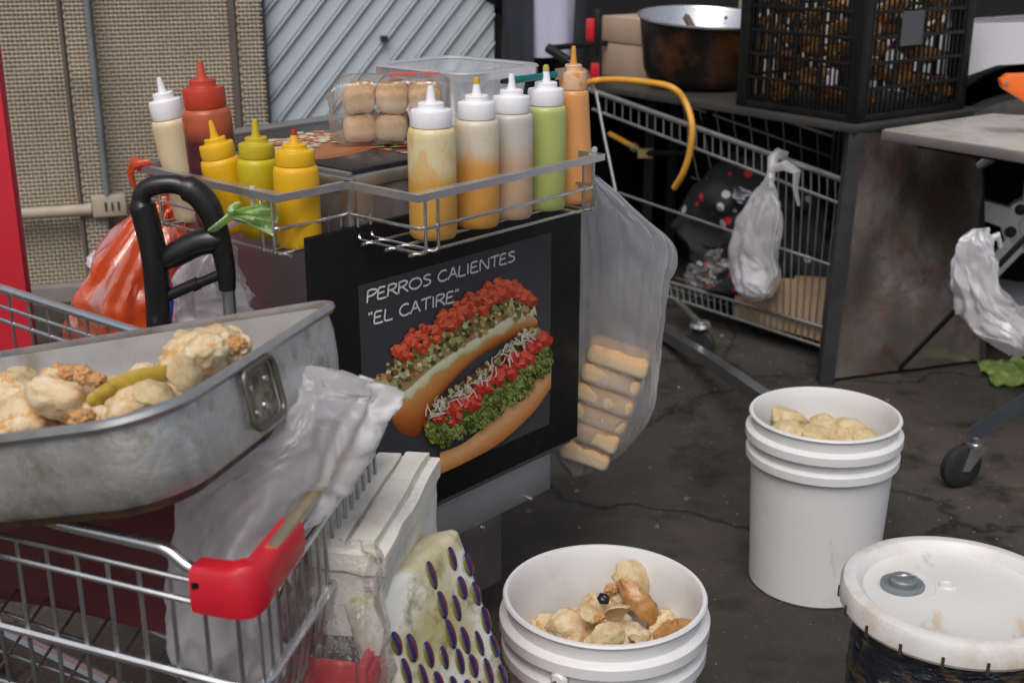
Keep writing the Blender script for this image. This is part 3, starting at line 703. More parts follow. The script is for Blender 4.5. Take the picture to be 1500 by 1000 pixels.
# clear tub
tub = thing('plastic_tub', 'empty translucent plastic tub with wide rim behind the sauce bottles', 'tub', cp(.425, .185, ZT+.009), (0,0,angU))
def rrect(w, h, r, n=5):
    out = []
    for cx, cy, a in ((w/2-r,h/2-r,0),(-w/2+r,h/2-r,90),(-w/2+r,-h/2+r,180),(w/2-r,-h/2+r,270)):
        for k in range(n+1): out.append((cx+r*math.cos(R(a+90*k/n)), cy+r*math.sin(R(a+90*k/n))))
    return out
MAT['tub'] = film('translucent tub', (.74,.77,.82), opaque=.60, gloss=.2, rough=.2, vs=12, vary=.08, creases=.1)
b = B(); lv = [(.15,.18,.03,.0),(.155,.185,.03,.003),(.180,.210,.035,.100),(.204,.234,.04,.101),(.208,.238,.04,.103),(.208,.238,.04,.090)]
b.rings([[V((x,y,z)) for x, y in rrect(w,h,r)] for w,h,r,z in lv], cap0=True); part(b, 'tub_body', MAT['tub'], tub, world=False)
b = B(); b.rings([[V((x,y,z)) for x, y in rrect(w,h,.04)] for w,h,z in ((.212,.242,.1025),(.208,.238,.1055),(.184,.214,.1055),(.180,.210,.1025))]); part(b, 'tub_rim', film('tub rim', (.72,.75,.80), opaque=.75, gloss=.2, rough=.25, vary=.05, creases=.05), tub, world=False)
# teal handled brush lying across tub rim
k0, k1 = D(742, 119, 2.08), D(812, 110, 2.12)
zk = ZT+.009+.1055+.005
k0, k1 = Z(742,119, zk), Z(815,109, zk)
kn = thing('knife', 'teal handled knife lying across the rim of the plastic tub', 'knife', k0)
dk = (k1-k0).normalized(); b = B(); b.tube([k0, k0+dk*.012, k0+dk*.06, k1], [.0045,.006,.0055,.005], 10, flat=.6); part(b, 'handle', M('teal plastic', (.0,.17,.16), .4), kn)
b = B(); b.tube([k0-dk*.012, k0+dk*.003], [.0035,.005], 8, flat=.7); part(b, 'end_cap', MAT['black_plastic'], kn)
b = B(); b.box((k1+dk*.012), (.03,.001,.018), Matrix(((dk.x,-dk.y,0),(dk.y,dk.x,0),(0,0,1)))); part(b, 'blade', MAT['steel'], kn)

# ================================================================== BAGS
def cat(P, f):
    n = len(P)-1; k = min(int(f*n), n-1); t = f*n-k
    a, b_, c, d = P[max(0,k-1)], P[k], P[k+1], P[min(n,k+2)]
    return .5*(2*b_+(c-a)*t+(2*a-5*b_+4*c-d)*t*t+(3*b_-a-3*c+d)*t**3)
def hsh(i, j, s):
    h = (i*374761393+j*668265263+s*2147483647) & 0xffffffff; h = ((h ^ (h >> 13))*1274126177) & 0xffffffff; return ((h ^ (h >> 16)) & 0xffff)/32767.5-1
def facet(x, y, k, s):                 # flat triangular facets with sharp creases, wrapping round in x
    i, j = math.floor(x), math.floor(y); u, v = x-i, y-j; a = hsh(i % k, j, s); d = hsh((i+1) % k, j+1, s)
    if u > v: c = hsh((i+1) % k, j, s); return a+(c-a)*u+(d-c)*v
    c = hsh(i % k, j+1, s); return a+(d-c)*u+(c-a)*v
def bag(rings, n=110, m=84, seed=0, pleat=.18, fold=.05, big=.04, freq=9):
    # rings: (centre, half-width vector, half-depth vector, pleat weight)
    Cn = [r[0] for r in rings]; A = [r[1] for r in rings]; Bv = [r[2] for r in rings]; Wt = [V((r[3],0,0)) for r in rings]
    b = B(); out = []; rs = random.Random(seed); ph = [rs.uniform(0,6.28) for _ in range(4)]
    for i in range(m+1):
        f = i/m; c, a, d, wt = cat(Cn,f), cat(A,f), cat(Bv,f), cat(Wt,f).x; ring = []
        for j in range(n):
            th = 6.28318*j/n
            k = 1+pleat*wt*(.5*math.sin(freq*th+ph[0]+f*1.5)+.35*math.sin((freq+5)*th+ph[1]-f*2)+.25*math.sin((freq*2+3)*th+ph[2]))
            p = c+a*(math.cos(th)*k)+d*(math.sin(th)*k)
            p = p+noise.noise_vector(p*9+V((seed,0,0)))*big+noise.noise_vector(p*26+V((0,seed,0)))*fold*.2
            out_dir = (p-c).normalized() if (p-c).length > 1e-5 else V((0,0,1))
            wx = .8*noise.noise(V((math.cos(th)*1.5, math.sin(th)*1.5, f*5+seed))); wy = .8*noise.noise(V((math.cos(th)*1.5+9, math.sin(th)*1.5, f*5+seed)))
            p += out_dir*fold*(1.0*facet(th/6.28318*9+wx, f*9+wy, 9, seed)+.55*facet(th/6.28318*20+wx*2, f*18+wy*2, 20, seed+5)+.25*facet(th/6.28318*44+wx*3, f*36+wy*3, 44, seed+9))
            ring.append(p)
        out.append(ring)
    b.rings(out, cap1=True); return b
X3, Y3 = V((1,0,0)), V((0,1,0))
# orange carrier hanging from the left rack's far end
MAT['orange_film'] = film('orange plastic film', (.95,.19,.045), opaque=.78, gloss=.14, rough=.25, tint=(1,.35,.15), vs=14, vary=.12, creases=.3)
OY = 2.06
oc = lambda px, py: D(px, py, OY)
def rgs(spec, Y, dep, dx=V((1,0,0))):
    out = []
    for px, py, hw, wt, dd in spec:
        c = D(px, py, Y); e = D(px+hw, py, Y); out.append((c, dx*((e-c).length), V((0,1,0))*dep*dd, wt))
    return out
knot = L1[2]
ob = thing('carrier_bag', 'orange plastic carrier bag hanging full from the left rack rail', 'bag', (D(205,480,OY).x, OY, .25))
b = bag(rgs([(238,262,9,1,.15),(236,290,20,1.2,.3),(224,330,42,1,.55),(210,380,62,.8,.8),(196,430,76,.5,1),(190,480,80,.3,1),(192,530,70,.2,.9),(196,562,40,.2,.6),(198,572,6,0,.1)], OY, .10), seed=4, fold=.012, big=.018, freq=8)
part(b, 'bag_body', MAT['orange_film'], ob)
b = B(); kp = L1[2]; b.tube([kp+V((-.012,0,-.03)), kp+V((-.014,-.006,-.006)), kp+V((-.004,-.011,.011)), kp+V((.012,-.004,.006)), kp+V((.016,.002,-.01)), D(238,264,OY)], [.004,.006,.009,.008,.005,.006], 10)
b.tube([kp+V((-.006,-.012,.006)), kp+V((.02,-.012,.012))], [.008,.003], 8); part(b, 'handle_knot', MAT['orange_film'], ob)
MAT['white_film'] = film('white plastic film', (.90,.90,.93), opaque=.80, gloss=.12, rough=.35, vs=12, vary=.1, creases=.15)
MAT['pale_film'] = film('pale translucent film', (.88,.88,.91), opaque=.58, gloss=.06, rough=.38, vs=8, vary=.12, creases=.15)
MAT['hazy_film'] = film('hazy clear film', (.62,.63,.67), opaque=.40, gloss=.07, rough=.4, vs=9, vary=.10, creases=.2)
# white bag behind the trolley handle
WY = 1.815
wb = bag(rgs([(330,352,6,1,.2),(318,370,26,1,.5),(306,400,44,.9,.8),(308,430,58,.6,1),(312,460,60,.4,1),(308,500,56,.2,1),(305,540,40,.2,.7),(304,552,5,0,.1)], WY, .045), seed=9, fold=.009, big=.02, freq=6)
wbt = thing('carrier_bag', 'white plastic bag hanging behind the black trolley handle', 'bag', (D(306,540,WY).x, WY, D(306,540,WY).z)); part(wb, 'bag_body', MAT['white_film'], wbt)
b = B(); b.tube([D(330,356,WY), D(330,335,WY+.02), cp(-lw+.0,l_w0+.06,RZ-.03)+V((0,.0,0)), cp(-lw,l_w0+.06,RZ+.008)], [.006,.004,.004,.004], 8); part(b, 'bag_handle', MAT['white_film'], wbt)
wb2 = bag(rgs([(168,350,4,1,.3),(158,362,12,.8,.6),(152,378,15,.5,1),(150,396,14,.4,1),(152,440,20,.3,1),(156,500,22,.2,1),(156,520,4,0,.2)], 2.28, .05), seed=12, fold=.01, big=.012)
single(wb2, 'carrier_bag', MAT['white_film'], 'small white bag showing behind the orange carrier bag', 'bag', (D(156,510,2.28).x, 2.28, D(156,510,2.28).z))

# ------------------------------------------------------------------ long clear bag of rolls on the cart's right end
BY = cp(BL+.05, .10, 0).y+.03
hb = thing('bread_bag', 'long hazy clear bag with bread rolls hanging at the sign board side', 'bread bag', (D(880,600,BY).x, BY, D(840,690,BY).z))
spec = [(866,252,10,1,.25),(890,284,44,1.1,.35),(910,324,72,1.0,.4),(910,400,66,.8,.45),(906,470,62,.5,.5),(900,535,64,.3,.8),(884,600,62,.25,.9),(862,655,50,.2,.8),(848,690,20,.2,.4),(843,700,3,0,.1)]
rg_ = rgs(spec, BY, .055); rg_ = [(c_, a_+V((0,0,-kz*a_.length)), d_, wt_) for (c_, a_, d_, wt_), kz in zip(rg_, (.3,.55,.5,.32,.2,.12,.1,.1,.1,0))]
b = bag(rg_, seed=21, fold=.006, big=.006, freq=10, pleat=.16); part(b, 'bag_film', MAT['hazy_film'], hb)
b = B(); pr = R1[2]; b.tube([D(864,256,BY), D(862,244,BY-.02), pr+V((-.012,-.002,.012)), pr+V((-.02,.006,-.004))], [.006,.005,.005,.004], 8); part(b, 'bag_tie', MAT['pale_film'], hb)
MAT['roll'] = M('bread roll', (.68,.52,.35), .75, 0, .1, 20, col2=(.64,.42,.22), lo=.46, hi=.6, s2=16, bmp=.15, bs=120)
for k in range(6):
    f = k/5; px, py = 905-50*f, 522+134*f
    c = D(px, py, BY); me = rbox_mesh('roll', (.124-.035*max(0, f-.5), .09, .041), .0150, MAT['bun'], 4, .003, k)
    o = part(me, 'bread_roll', None, hb); o.location = c-V((D(880,600,BY).x, BY, D(840,690,BY).z))+V((random.uniform(-.004,.004), random.uniform(-.004,.004), 0)); o.rotation_euler = (random.uniform(-.06,.06), R(20)+random.uniform(-.06,.06), random.uniform(-.12,.12))

# ================================================================== TROLLEY WITH BLACK HANDLE
TY = 1.745
td = lambda px, py, dy=0: D(px, py, TY+dy)
tro = thing('hand_trolley', 'folding hand trolley with a thick black looped handle', 'trolley', (td(280,480).x, TY, 0))
MAT['grip'] = M('black handle plastic', (.010,.010,.011), .34, 0, .2, 15)
outer = [td(236,560),td(234,500),td(232,440),td(225,370),td(213,318),td(207,292),td(216,276),td(240,270),td(264,272),td(290,285),(td(308,310)),td(320,345),td(330,390),td(333,424)]
sm = [cat(outer, k/48) for k in range(49)]
b = B(); b.tube(sm, [.0185-.0065*min(1,max(0,(k-36)/12)) if k > 30 else (.0185 if k < 18 else .0135) for k in range(49)], 14); hd = part(b, 'handle_loop', MAT['grip'], tro)
b = B(); b.tube([cat([td(240,385),td(258,372),td(290,356),td(318,352),td(328,356)], k/12) for k in range(13)], [.012,.014,.017,.0185,.019,.019,.019,.019,.019,.018,.017,.015,.012], 14); part(b, 'cross_grip', MAT['grip'], hd)
b = B(); b.tube([td(244,434), td(282,417)], .0085, 10); b.tube([td(284,418), td(334,397)], .0075, 10); b.tube([td(281,419),td(291,414)], .0095, 10); part(b, 'release_bar', MAT['black_plastic'], hd)
b = B(); b.tube([td(334,420), V((td(334,424).x, TY, .10))], .0095, 12); b.tube([td(236,520), V((td(236,524).x, TY, .10))], .0095, 12); part(b, 'pole', MAT['chrome_dull'], tro)
b = B(); b.tube([td(249,440), td(246,470), td(244,505)], .006, 8); part(b, 'blue_strap', M('blue strap', (.02,.06,.30), .6), tro)
xa, xb = td(236,524).x, td(334,424).x
b = B(); b.box(((xa+xb)/2, TY-.055, .03), (abs(xb-xa)+.05, .10, .012)); b.box(((xa+xb)/2, TY, .085), (abs(xb-xa)+.05, .02, .11)); part(b, 'base_plate', MAT['dark_bar'], tro, bevel=.003)
for x in (xa-.035, xb+.035):
    b = B(); b.lathe([(.02,-.013),(.052,-.011),(.056,-.006),(.056,.006),(.052,.011),(.02,.013)], 24, Matrix.Translation((x, TY+.02, .056)) @ Matrix.Rotation(R(90),4,'Y'), cap0=True, cap1=True); part(b, 'wheel', MAT['black_rubber'], tro)
# green strip of bag tied on the handle
MAT['green_film'] = film('green plastic film', (.55,.80,.32), opaque=.72, gloss=.2, rough=.3, tint=(.8,1,.6), vs=30, vary=.2, creases=.8)
gt = thing('green_tie', 'pale green plastic bag scrap knotted round the trolley handle', 'plastic tie', td(330,335,-.02))
b = B(); cg = td(327,322,-.0); b.tube([cg+V((-.018*math.cos(a)+.002, .018*math.sin(a)-.003, -.014*math.cos(a))) for a in [6.283*k/16 for k in range(16)]], [.004]*16, 8, closed=True, flat=1.8); part(b, 'loop', MAT['green_film'], gt)
b = B(); rows = []
for i in range(9):
    f = i/8; row = []
    for j in range(9):
        g = j/8-.5; px = 338+62*f+ (8*(1-abs(g)*2))*f; py = 312+8*f+g*(6+46*f); row.append(td(px, py, -.028+.006*math.sin(g*17+f*3)*(.3+f)+.004*math.sin(f*9+g*5)))
    rows.append(row)
b.rings(rows, closed=False); rows2 = [[p+V((0,.004+.003*math.sin(i+j),0)) for j, p in enumerate(r_)] for i, r_ in enumerate(rows)]; b.rings(rows2, closed=False); part(b, 'tail', MAT['green_film'], gt)
b = B(); kc = td(340,308,-.026); b.lathe([(0,-.008),(.006,-.005),(.008,0),(.005,.006),(0,.009)], 12, Matrix.Translation(kc)); b.tube([kc, kc+V((.006,0,.009)), kc+V((.012,0,.011))], [.004,.004,.002], 7); part(b, 'knot', MAT['green_film'], gt)
# ================================================================== FOREGROUND SHOPPING CART
def ln(a, b_, x): f = (x-a[0])/(b_[0]-a[0]); return a[1]+(b_[1]-a[1])*f
NR, FR = V((-.251,1.083,0)), V((-.173,1.500,0))
XL = -1.02
NL, FL = V((XL, ln((-.251,1.083),(-.513,1.174),XL), 0)), V((XL-.05, ln((-.173,1.500),(-.62,1.760),XL-.05), 0))
def zr_near(x): return .700+.05*(-.251-x)
def zr_far(x): return .700+.095*(-.173-x)
trolley1 = thing('shopping_cart', 'chrome shopping cart with red corner bumper carrying the big metal pan', 'shopping cart', (-.55, 1.42, 0))
def ringpts(dz, taper):
    cen = (NR+FR+NL+FL)/4
    def q(p, z): o = p+(cen-p)*taper; return V((o.x, o.y, z))
    return [q(NL, zr_near(XL)+dz), q(NR, zr_near(NR.x)+dz), q(FR, zr_far(FR.x)+dz), q(FL, zr_far(FL.x)+dz)]
def ring(dz, taper, r, name, mat, rad=.03, n=8):
    p = ringpts(dz, taper); pts = fillet([(p[0]+p[3])/2, p[0], p[1], p[2], p[3], (p[0]+p[3])/2], rad)
    b = B(); b.tube(pts[:-1], r, n, closed=True); return part(b, name, mat, trolley1)
ring(-.022, .004, .0031, 'rim_wire', MAT['chrome']); ring(-.045, .0, .0036, 'rim_wire', MAT['chrome']); ring(-.130, -.006, .0055, 'middle_rail', MAT['chrome'], .035)
ring(-.210, .035, .003, 'lower_wire', MAT['chrome_dull']); ring(-.300, .10, .004, 'bottom_frame', MAT['chrome_dull'])
# heavy rim tube: straight on the left, dropping to the bumper on the right
t_n = lambda x, dz: V((x, ln((NR.x,NR.y),(NL.x,NL.y),x), zr_near(x)+dz))
xs = lambda px: min((abs(pix(t_n(-.25-.8*k/300, 0))[0]-px), -.25-.8*k/300) for k in range(301))[1]
b = B(); b.tube([t_n(XL, .012), t_n(xs(60), .012), t_n(xs(88), .010)], .0075, 10); part(b, 'rim_bar', MAT['brass'], trolley1)
b = B(); b.tube(fillet([t_n(xs(84), .009), t_n(xs(244), .009), t_n(xs(276), -.008), t_n(xs(322), -.008)], .01), .0068, 10); part(b, 'rim_bar', MAT['chrome'], trolley1)
pf = ringpts(.008, 0); b = B(); b.tube([NR+(FR-NR)*.12+V((0,0,.70)), FR+V((0,0,.704))], .0075, 10); part(b, 'rim_bar', MAT['brass'], trolley1)
b = B(); b.tube([pf[2], pf[3]], .0072, 10); part(b, 'rim_bar', MAT['chrome'], trolley1)
# upright wires
def uprights(a, c, top_dz, nwire, zf, r=.0024, mat='chrome_dull'):
    cen = (NR+FR+NL+FL)/4
    for k in range(nwire):
        f = (k+.5)/nwire; p = a+(c-a)*f; zt = zf(p.x)
        def q(dz, tp): o = p+(cen-p)*tp; return V((o.x, o.y, zt+dz))
        b = B(); b.tube([q(top_dz,.004), q(-.045,.003), q(-.13,.0), q(-.21,.035), q(-.30,.10)], r, 6); part(b, 'upright_wire', MAT[mat], trolley1)
uprights(NL, NR, -.022, 22, zr_near); uprights(FL, FR, .008, 25, zr_far); uprights(NR, FR, -.045, 17, lambda x: .70, .0021)
pb_ = ringpts(-.300, .10)
for k in range(1, 16):
    f = k/16; b = B(); a, c = pb_[0]+(pb_[1]-pb_[0])*f, pb_[3]+(pb_[2]-pb_[3])*f; b.tube([a, c], .0022, 6); part(b, 'floor_wire', MAT['chrome_dull'], trolley1)
for k in range(1, 7):
    f = k/7; b = B(); a, c = pb_[0]+(pb_[3]-pb_[0])*f, pb_[1]+(pb_[2]-pb_[1])*f; b.tube([a+V((0,0,-.004)), c+V((0,0,-.004))], .0024, 6); part(b, 'floor_wire', MAT['chrome_dull'], trolley1)
# chassis, castors and push handle (left of the frame)
b = B()
for pa, pc in ((pb_[0], pb_[1]), (pb_[3], pb_[2])):
    b.tube(fillet([V((pa.x, pa.y, pa.z)), V((pa.x+.02, pa.y, .16)), V((pc.x-.03, pc.y, .12))], .05), .011, 8)
b.tube([V((pb_[1].x-.03, pb_[1].y, .12)), V((pb_[2].x-.03, pb_[2].y, .12))], .011, 8)
part(b, 'chassis', MAT['chrome_dull'], trolley1)
for p in (V((pb_[0].x+.05, pb_[0].y, 0)), V((pb_[3].x+.05, pb_[3].y, 0)), V((pb_[1].x-.04, pb_[1].y, 0)), V((pb_[2].x-.04, pb_[2].y, 0))):
    b = B(); b.lathe([(.02,-.014),(.052,-.012),(.058,-.006),(.058,.006),(.052,.012),(.02,.014)], 22, Matrix.Translation(p+V((0,0,.058))) @ Matrix.Rotation(R(90),4,'X'), cap0=True, cap1=True); wl = part(b, 'castor', MAT['black_rubber'], trolley1)
    b = B(); b.box(p+V((0,.018,.09)), (.03,.003,.07)); b.box(p+V((0,-.018,.09)), (.03,.003,.07)); b.box(p+V((0,0,.126)), (.035,.04,.004)); part(b, 'castor_fork', MAT['chrome_dull'], wl)
b = B(); b.tube([V((XL-.02,NL.y+.02,.74)), V((XL-.10,NL.y+.03,.95)), V((XL-.12,FL.y-.03,.95)), V((XL-.05,FL.y-.02,.78))], .012, 10); part(b, 'push_handle', MAT['red_plastic'], trolley1)
# red bumper
fdir = (FR-NR).normalized(); ndir = (NL-NR).normalized()
path = fillet([t_n(xs(283), 0), t_n(NR.x, 0), NR+fdir*.118+V((0,0,.70))], .028, 8); rows = []
for i, p in enumerate(path):
    tv = (path[min(i+1,len(path)-1)]-path[max(i-1,0)]); tv.z = 0; tv.normalize(); o = V((tv.y, -tv.x, 0)); f = i/(len(path)-1)
    h0 = .700-.047 + (.012*max(0, f-.5)*2); h1 = .702+.006*math.sin(f*3.14)
    rows.append([p.xy.to_3d()+o*.010+V((0,0,h0)), p.xy.to_3d()+o*.012+V((0,0,h0+.012)), p.xy.to_3d()+o*.011+V((0,0,h1-.006)), p.xy.to_3d()+o*.006+V((0,0,h1)), p.xy.to_3d()-o*.014+V((0,0,h1)), p.xy.to_3d()-o*.016+V((0,0,h1-.005)), p.xy.to_3d()-o*.010+V((0,0,h0))])
b = B(); b.rings(rows, cap0=True, cap1=True); part(b, 'corner_bumper', MAT['red_plastic'], trolley1, label='scuffed red plastic corner bumper', angle=50)
b = B(); b.box(t_n(xs(290), -.018)+V((0,-.0075,0)), (.012,.010,.006)); part(b, 'bumper_notch', MAT['black_matt'], trolley1)
# dark red sheet lying against the far side inside the cart
MAT['dark_red'] = M('dark red sheet', (.13,.010,.014), .5, 0, .2, 6)
rs_ = thing('red_tray', 'dark red plastic tray standing inside the shopping cart against its far side', 'tray', (-.55,1.5,.40))
b = B(); pa, pc = V((-.80,1.56,.42)), V((-.22,1.36,.42)); dn = (pc-pa).normalized(); nn_ = V((dn.y,-dn.x,0))
rows = []
for i in range(13):
    f = i/12; row = []
    for j in range(7):
        g = j/6; row.append(pa+(pc-pa)*f+V((0,0,.165*g))-nn_*(.05*g)+nn_*.004*math.sin(f*14+g*3))
    rows.append(row)
b.rings(rows, closed=False); part(b, 'tray_panel', MAT['dark_red'], rs_)
b = B(); b.tube([pa+V((0,0,.172))-nn_*.05, pc+V((0,0,.172))-nn_*.05], .010, 8); part(b, 'tray_lip', MAT['red_plastic'], rs_)

# ================================================================== BIG PAN WITH FOOD
PC = V((-.206,1.442,.869)); PR = (Matrix.Rotation(-.278,3,'Z') @ Matrix.Rotation(-.228,3,'Y') @ Matrix.Rotation(-.02,3,'X'))
PWD, PH, PLN = .41, .090, .66
def pl(x, y, z): return PC+PR @ V((x-PLN/2, y-PWD/2, z))      # local: x,y from the pan's middle, z 0 = rim
pan = thing('roasting_pan', 'big battered aluminium roasting pan tilted on the shopping cart', 'pan', pl(0,0,-PH))
def pan_mat():
    m, t, p = nodes('battered aluminium'); p.inputs['Metallic'].default_value = .8
    a = tex(t, scale=7, detail=6); d = tex(t, scale=16, detail=6, rough=.7); e = tex(t, scale=60, detail=4)
    k = tex(t, scale=5, detail=5, mapscale=(2.6,2.6,.5)); k.inputs['Distortion'].default_value = .5
    c = ramp(t, a.outputs[0], [(.3, (.48,.48,.46)), (.7, (.68,.68,.69))])
    c = mixc(t, ramp(t, k.outputs[0], [(.54, 0.), (.66, .8)]), c, (.80,.80,.82))
    c = mixc(t, ramp(t, d.outputs[0], [(.50, 0.), (.66, .8)]), c, (.26,.23,.16))
    c = mixc(t, ramp(t, e.outputs[0], [(.68, 0.), (.74, .9)]), c, (.09,.06,.035))
    t.links.new(c, p.inputs['Base Color']); t.links.new(ramp(t, d.outputs[0], [(.35, .38), (.7, .62)]), p.inputs['Roughness'])
    bump(t, p, a.outputs[0], .35, .02); return m
MAT['pan'] = pan_mat(); MAT['pan_in'] = M('pan inside', (.56,.56,.58), .5, .7, .08, 8, col2=(.40,.36,.30), lo=.55, hi=.75, s2=12)
MAT['scorch'] = M('scorched grease', (.13,.055,.012), .55, 0, .4, 14, col2=(.03,.016,.008), lo=.42, hi=.62, s2=16, bmp=.5, bs=40)
def rrect4(w, h, rs, n=10):
    out = []
    for (sx, sy, a), r in zip(((1,1,0),(-1,1,90),(-1,-1,180),(1,-1,270)), rs):
        for k in range(n+1): out.append((sx*(w/2-r)+r*math.cos(R(a+90*k/n)), sy*(h/2-r)+r*math.sin(R(a+90*k/n))))
    return out
def lp(inset, z, r, wob=0): 
    out = []
    for k, (x, y) in enumerate(rrect4(PLN-2*inset, PWD-2*inset, (r*.55, r, r, r*1.35))):
        out.append(pl(x, y, z+wob*math.sin(k*1.7)))
    return out
b = B(); b.rings([lp(.004,-.010,.055), lp(.003,-.030,.055), lp(.005,-.060,.055), lp(.008,-PH+.008,.054), lp(.013,-PH+.002,.052), lp(.022,-PH,.045)]); part(b, 'outer_wall', MAT['pan'], pan)
b = B(); b.rings([lp(.004,-.010,.055), lp(-.001,-.008,.057), lp(-.004,-.003,.058), lp(-.003,.002,.058), lp(.001,.004,.056), lp(.005,.002,.055), lp(.006,-.003,.054), lp(.004,-.010,.055)]); part(b, 'rim_bead', M('rim', (.5,.5,.5), .35, .85, .1, 20, col2=(.3,.29,.27), lo=.5, hi=.7), pan)
b = B(); b.rings([lp(.0065,-.004,.054), lp(.008,-.03,.053), lp(.012,-.072,.050), lp(.024,-.084,.045), lp(.12,-.085,.03)], cap1=True); part(b, 'inner_wall', MAT['pan_in'], pan)
b = B(); b.rings([lp(.021,-PH-.0005,.045), lp(.03,-PH-.012,.045), lp(.06,-PH-.022,.05), lp(.14,-PH-.024,.03)], cap1=True); part(b, 'burnt_underside', MAT['scorch'], pan, label='grease burnt brown underside')
# drop handle on the short side
hx = PLN/2-.006; hy = -.015
def ph(y, z, o=0): return pl(hx+o, hy+y, z)
b = B(); rows = [[ph(y, -.043+z, o) for y, z in rrect(.058,.056,.008,3)] for o in (-.002, .003)]; b.rings(rows, cap1=True); hp = part(b, 'handle_plate', M('tarnished plate', (.30,.28,.22), .5, .6, .2, 40, col2=(.10,.075,.04), lo=.42, hi=.6, s2=50), pan)
b = B(); b.tube([ph(y, -.041+z, .0075) for y, z in rrect(.066,.064,.012,4)], .0036, 8, closed=True); part(b, 'bail_ring', M('dark bail', (.16,.15,.12), .45, .7, .2, 30), hp)
for y, z in ((-.018,-.03),(.016,-.03),(.002,-.055),(-.016,-.058)):
    b = B(); p_ = ph(y, z, .003); b.lathe([(0,.003),(.004,.0025),(.005,0)], 10, Matrix.Translation(p_) @ (PR @ V((1,0,0))).to_track_quat('Z','Y').to_matrix().to_4x4()); part(b, 'rivet', MAT['chrome_dull'], hp)
# --- food
def food_mat(name, base, stain, spots, lo=.52, hi=.66):
    m, t, p = nodes(name); oi = N(t, 'ObjectInfo')
    a = tex(t, scale=1.4, detail=5); d = tex(t, scale=1.9, detail=8, rough=.72); e = tex(t, scale=5.5, detail=4)
    tc = N(t, 'TexCoord'); va = N(t, 'VectorMath', operation='ADD'); t.links.new(tc.outputs['Object'], va.inputs[0])
    sc_ = N(t, 'VectorMath', operation='SCALE'); t.links.new(oi.outputs['Location'], sc_.inputs[0]); sc_.inputs['Scale'].default_value = 31.; t.links.new(sc_.outputs[0], va.inputs[1])
    for n_ in (a, d, e): t.links.new(va.outputs[0], n_.inputs['Vector'])
    c = ramp(t, a.outputs[0], [(.32, tuple(x*k for x, k in zip(base, (.86,.74,.55)))), (.6, base)])
    c = mixc(t, ramp(t, d.outputs[0], [(lo, 0.), (hi, .85)]), c, stain)
    c = mixc(t, ramp(t, e.outputs[0], [(.70, 0.), (.76, .8)]), c, spots)
    t.links.new(c, p.inputs['Base Color']); p.inputs['Roughness'].default_value = .33
    p.inputs['Subsurface Weight'].default_value = .2; p.inputs['Subsurface Radius'].default_value = (.012,.008,.005); p.inputs['Subsurface Scale'].default_value = .6
    bump(t, p, d.outputs[0], .5, .02); return m
MAT['food'] = food_mat('pale cooked piece', (.80,.67,.46), (.66,.33,.09), (.16,.05,.015), .50, .60)
MAT['food_b'] = food_mat('cream cooked piece', (.70,.58,.36), (.60,.32,.09), (.20,.08,.02), .55, .68)
MAT['crumb'] = food_mat('orange crust', (.70,.40,.18), (.50,.17,.04), (.15,.03,.01))
MAT['peel'] = M('brown peel', (.46,.24,.08), .3, 0, .3, 2, col2=(.26,.10,.03), lo=.48, hi=.66, s2=2.2, sss=.1)
def lump_mesh(seed, mat, rough=.12, sq=(1,.85,.75)):
    bm = bmesh.new(); bmesh.ops.create_icosphere(bm, subdivisions=4, radius=1)
    for v in bm.verts:
        d = v.co.normalized(); k = 1+.22*noise.noise(d*1.3+V((seed*7.3,0,0)))+rough*noise.noise(d*3.1+V((0,seed*5.1,0)))+rough*.35*noise.noise(d*8+V((0,0,seed)))
        cr = abs(noise.noise(d*2.2+V((seed*2.7,1,0)))); k -= rough*.9*max(0, .10-cr)*6
        v.co = V((d.x*sq[0], d.y*sq[1], d.z*sq[2]))*k
    me = bpy.data.meshes.new('food_piece'); bm.to_mesh(me); bm.free(); me.materials.append(mat); me.polygons.foreach_set('use_smooth',[True]*len(me.polygons)); return me
LM = [lump_mesh(s, MAT['food'], .14) for s in range(5)]; LMB = [lump_mesh(s+20, MAT['food_b'], .10) for s in range(5)]; LMC = [lump_mesh(s+40, MAT['crumb'], .34) for s in range(3)]
def flake_mesh(seed, mat):
    b = B(); rows = []; rows2 = []
    for i in range(11):
        row = []; row2 = []
        for j in range(11):
            u, q = (i/10-.5)*2, (j/10-.5)*2; e = 1-.12*noise.noise(V((u*2+seed,q*2,0)))
            x, y = u*e*math.sqrt(max(0, 1-q*q*(.45 if seed < 9 else .15))), q*e*math.sqrt(max(0, 1-u*u*.45)); z = .55*(1-x*x*.8-y*y*.5)+.12*noise.noise(V((x*2,y*2,seed)))
            row.append(V((x, y*.7, z))); row2.append(V((x*.97, y*.68, z-.10)))
        rows.append(row); rows2.append(row2)
    b.rings(rows, closed=False); b.rings([r_[::-1] for r_ in rows2], closed=False)
    edge = [(0,j) for j in range(11)]+[(i,10) for i in range(1,11)]+[(10,j) for j in range(9,-1,-1)]+[(i,0) for i in range(9,0,-1)]
    b.rings([[rows[i][j] for i, j in edge], [rows2[i][j] for i, j in edge]])
    return b.mesh('food_flake', mat, angle=60)
FLK = [flake_mesh(s, MAT['food_b']) for s in range(3)]
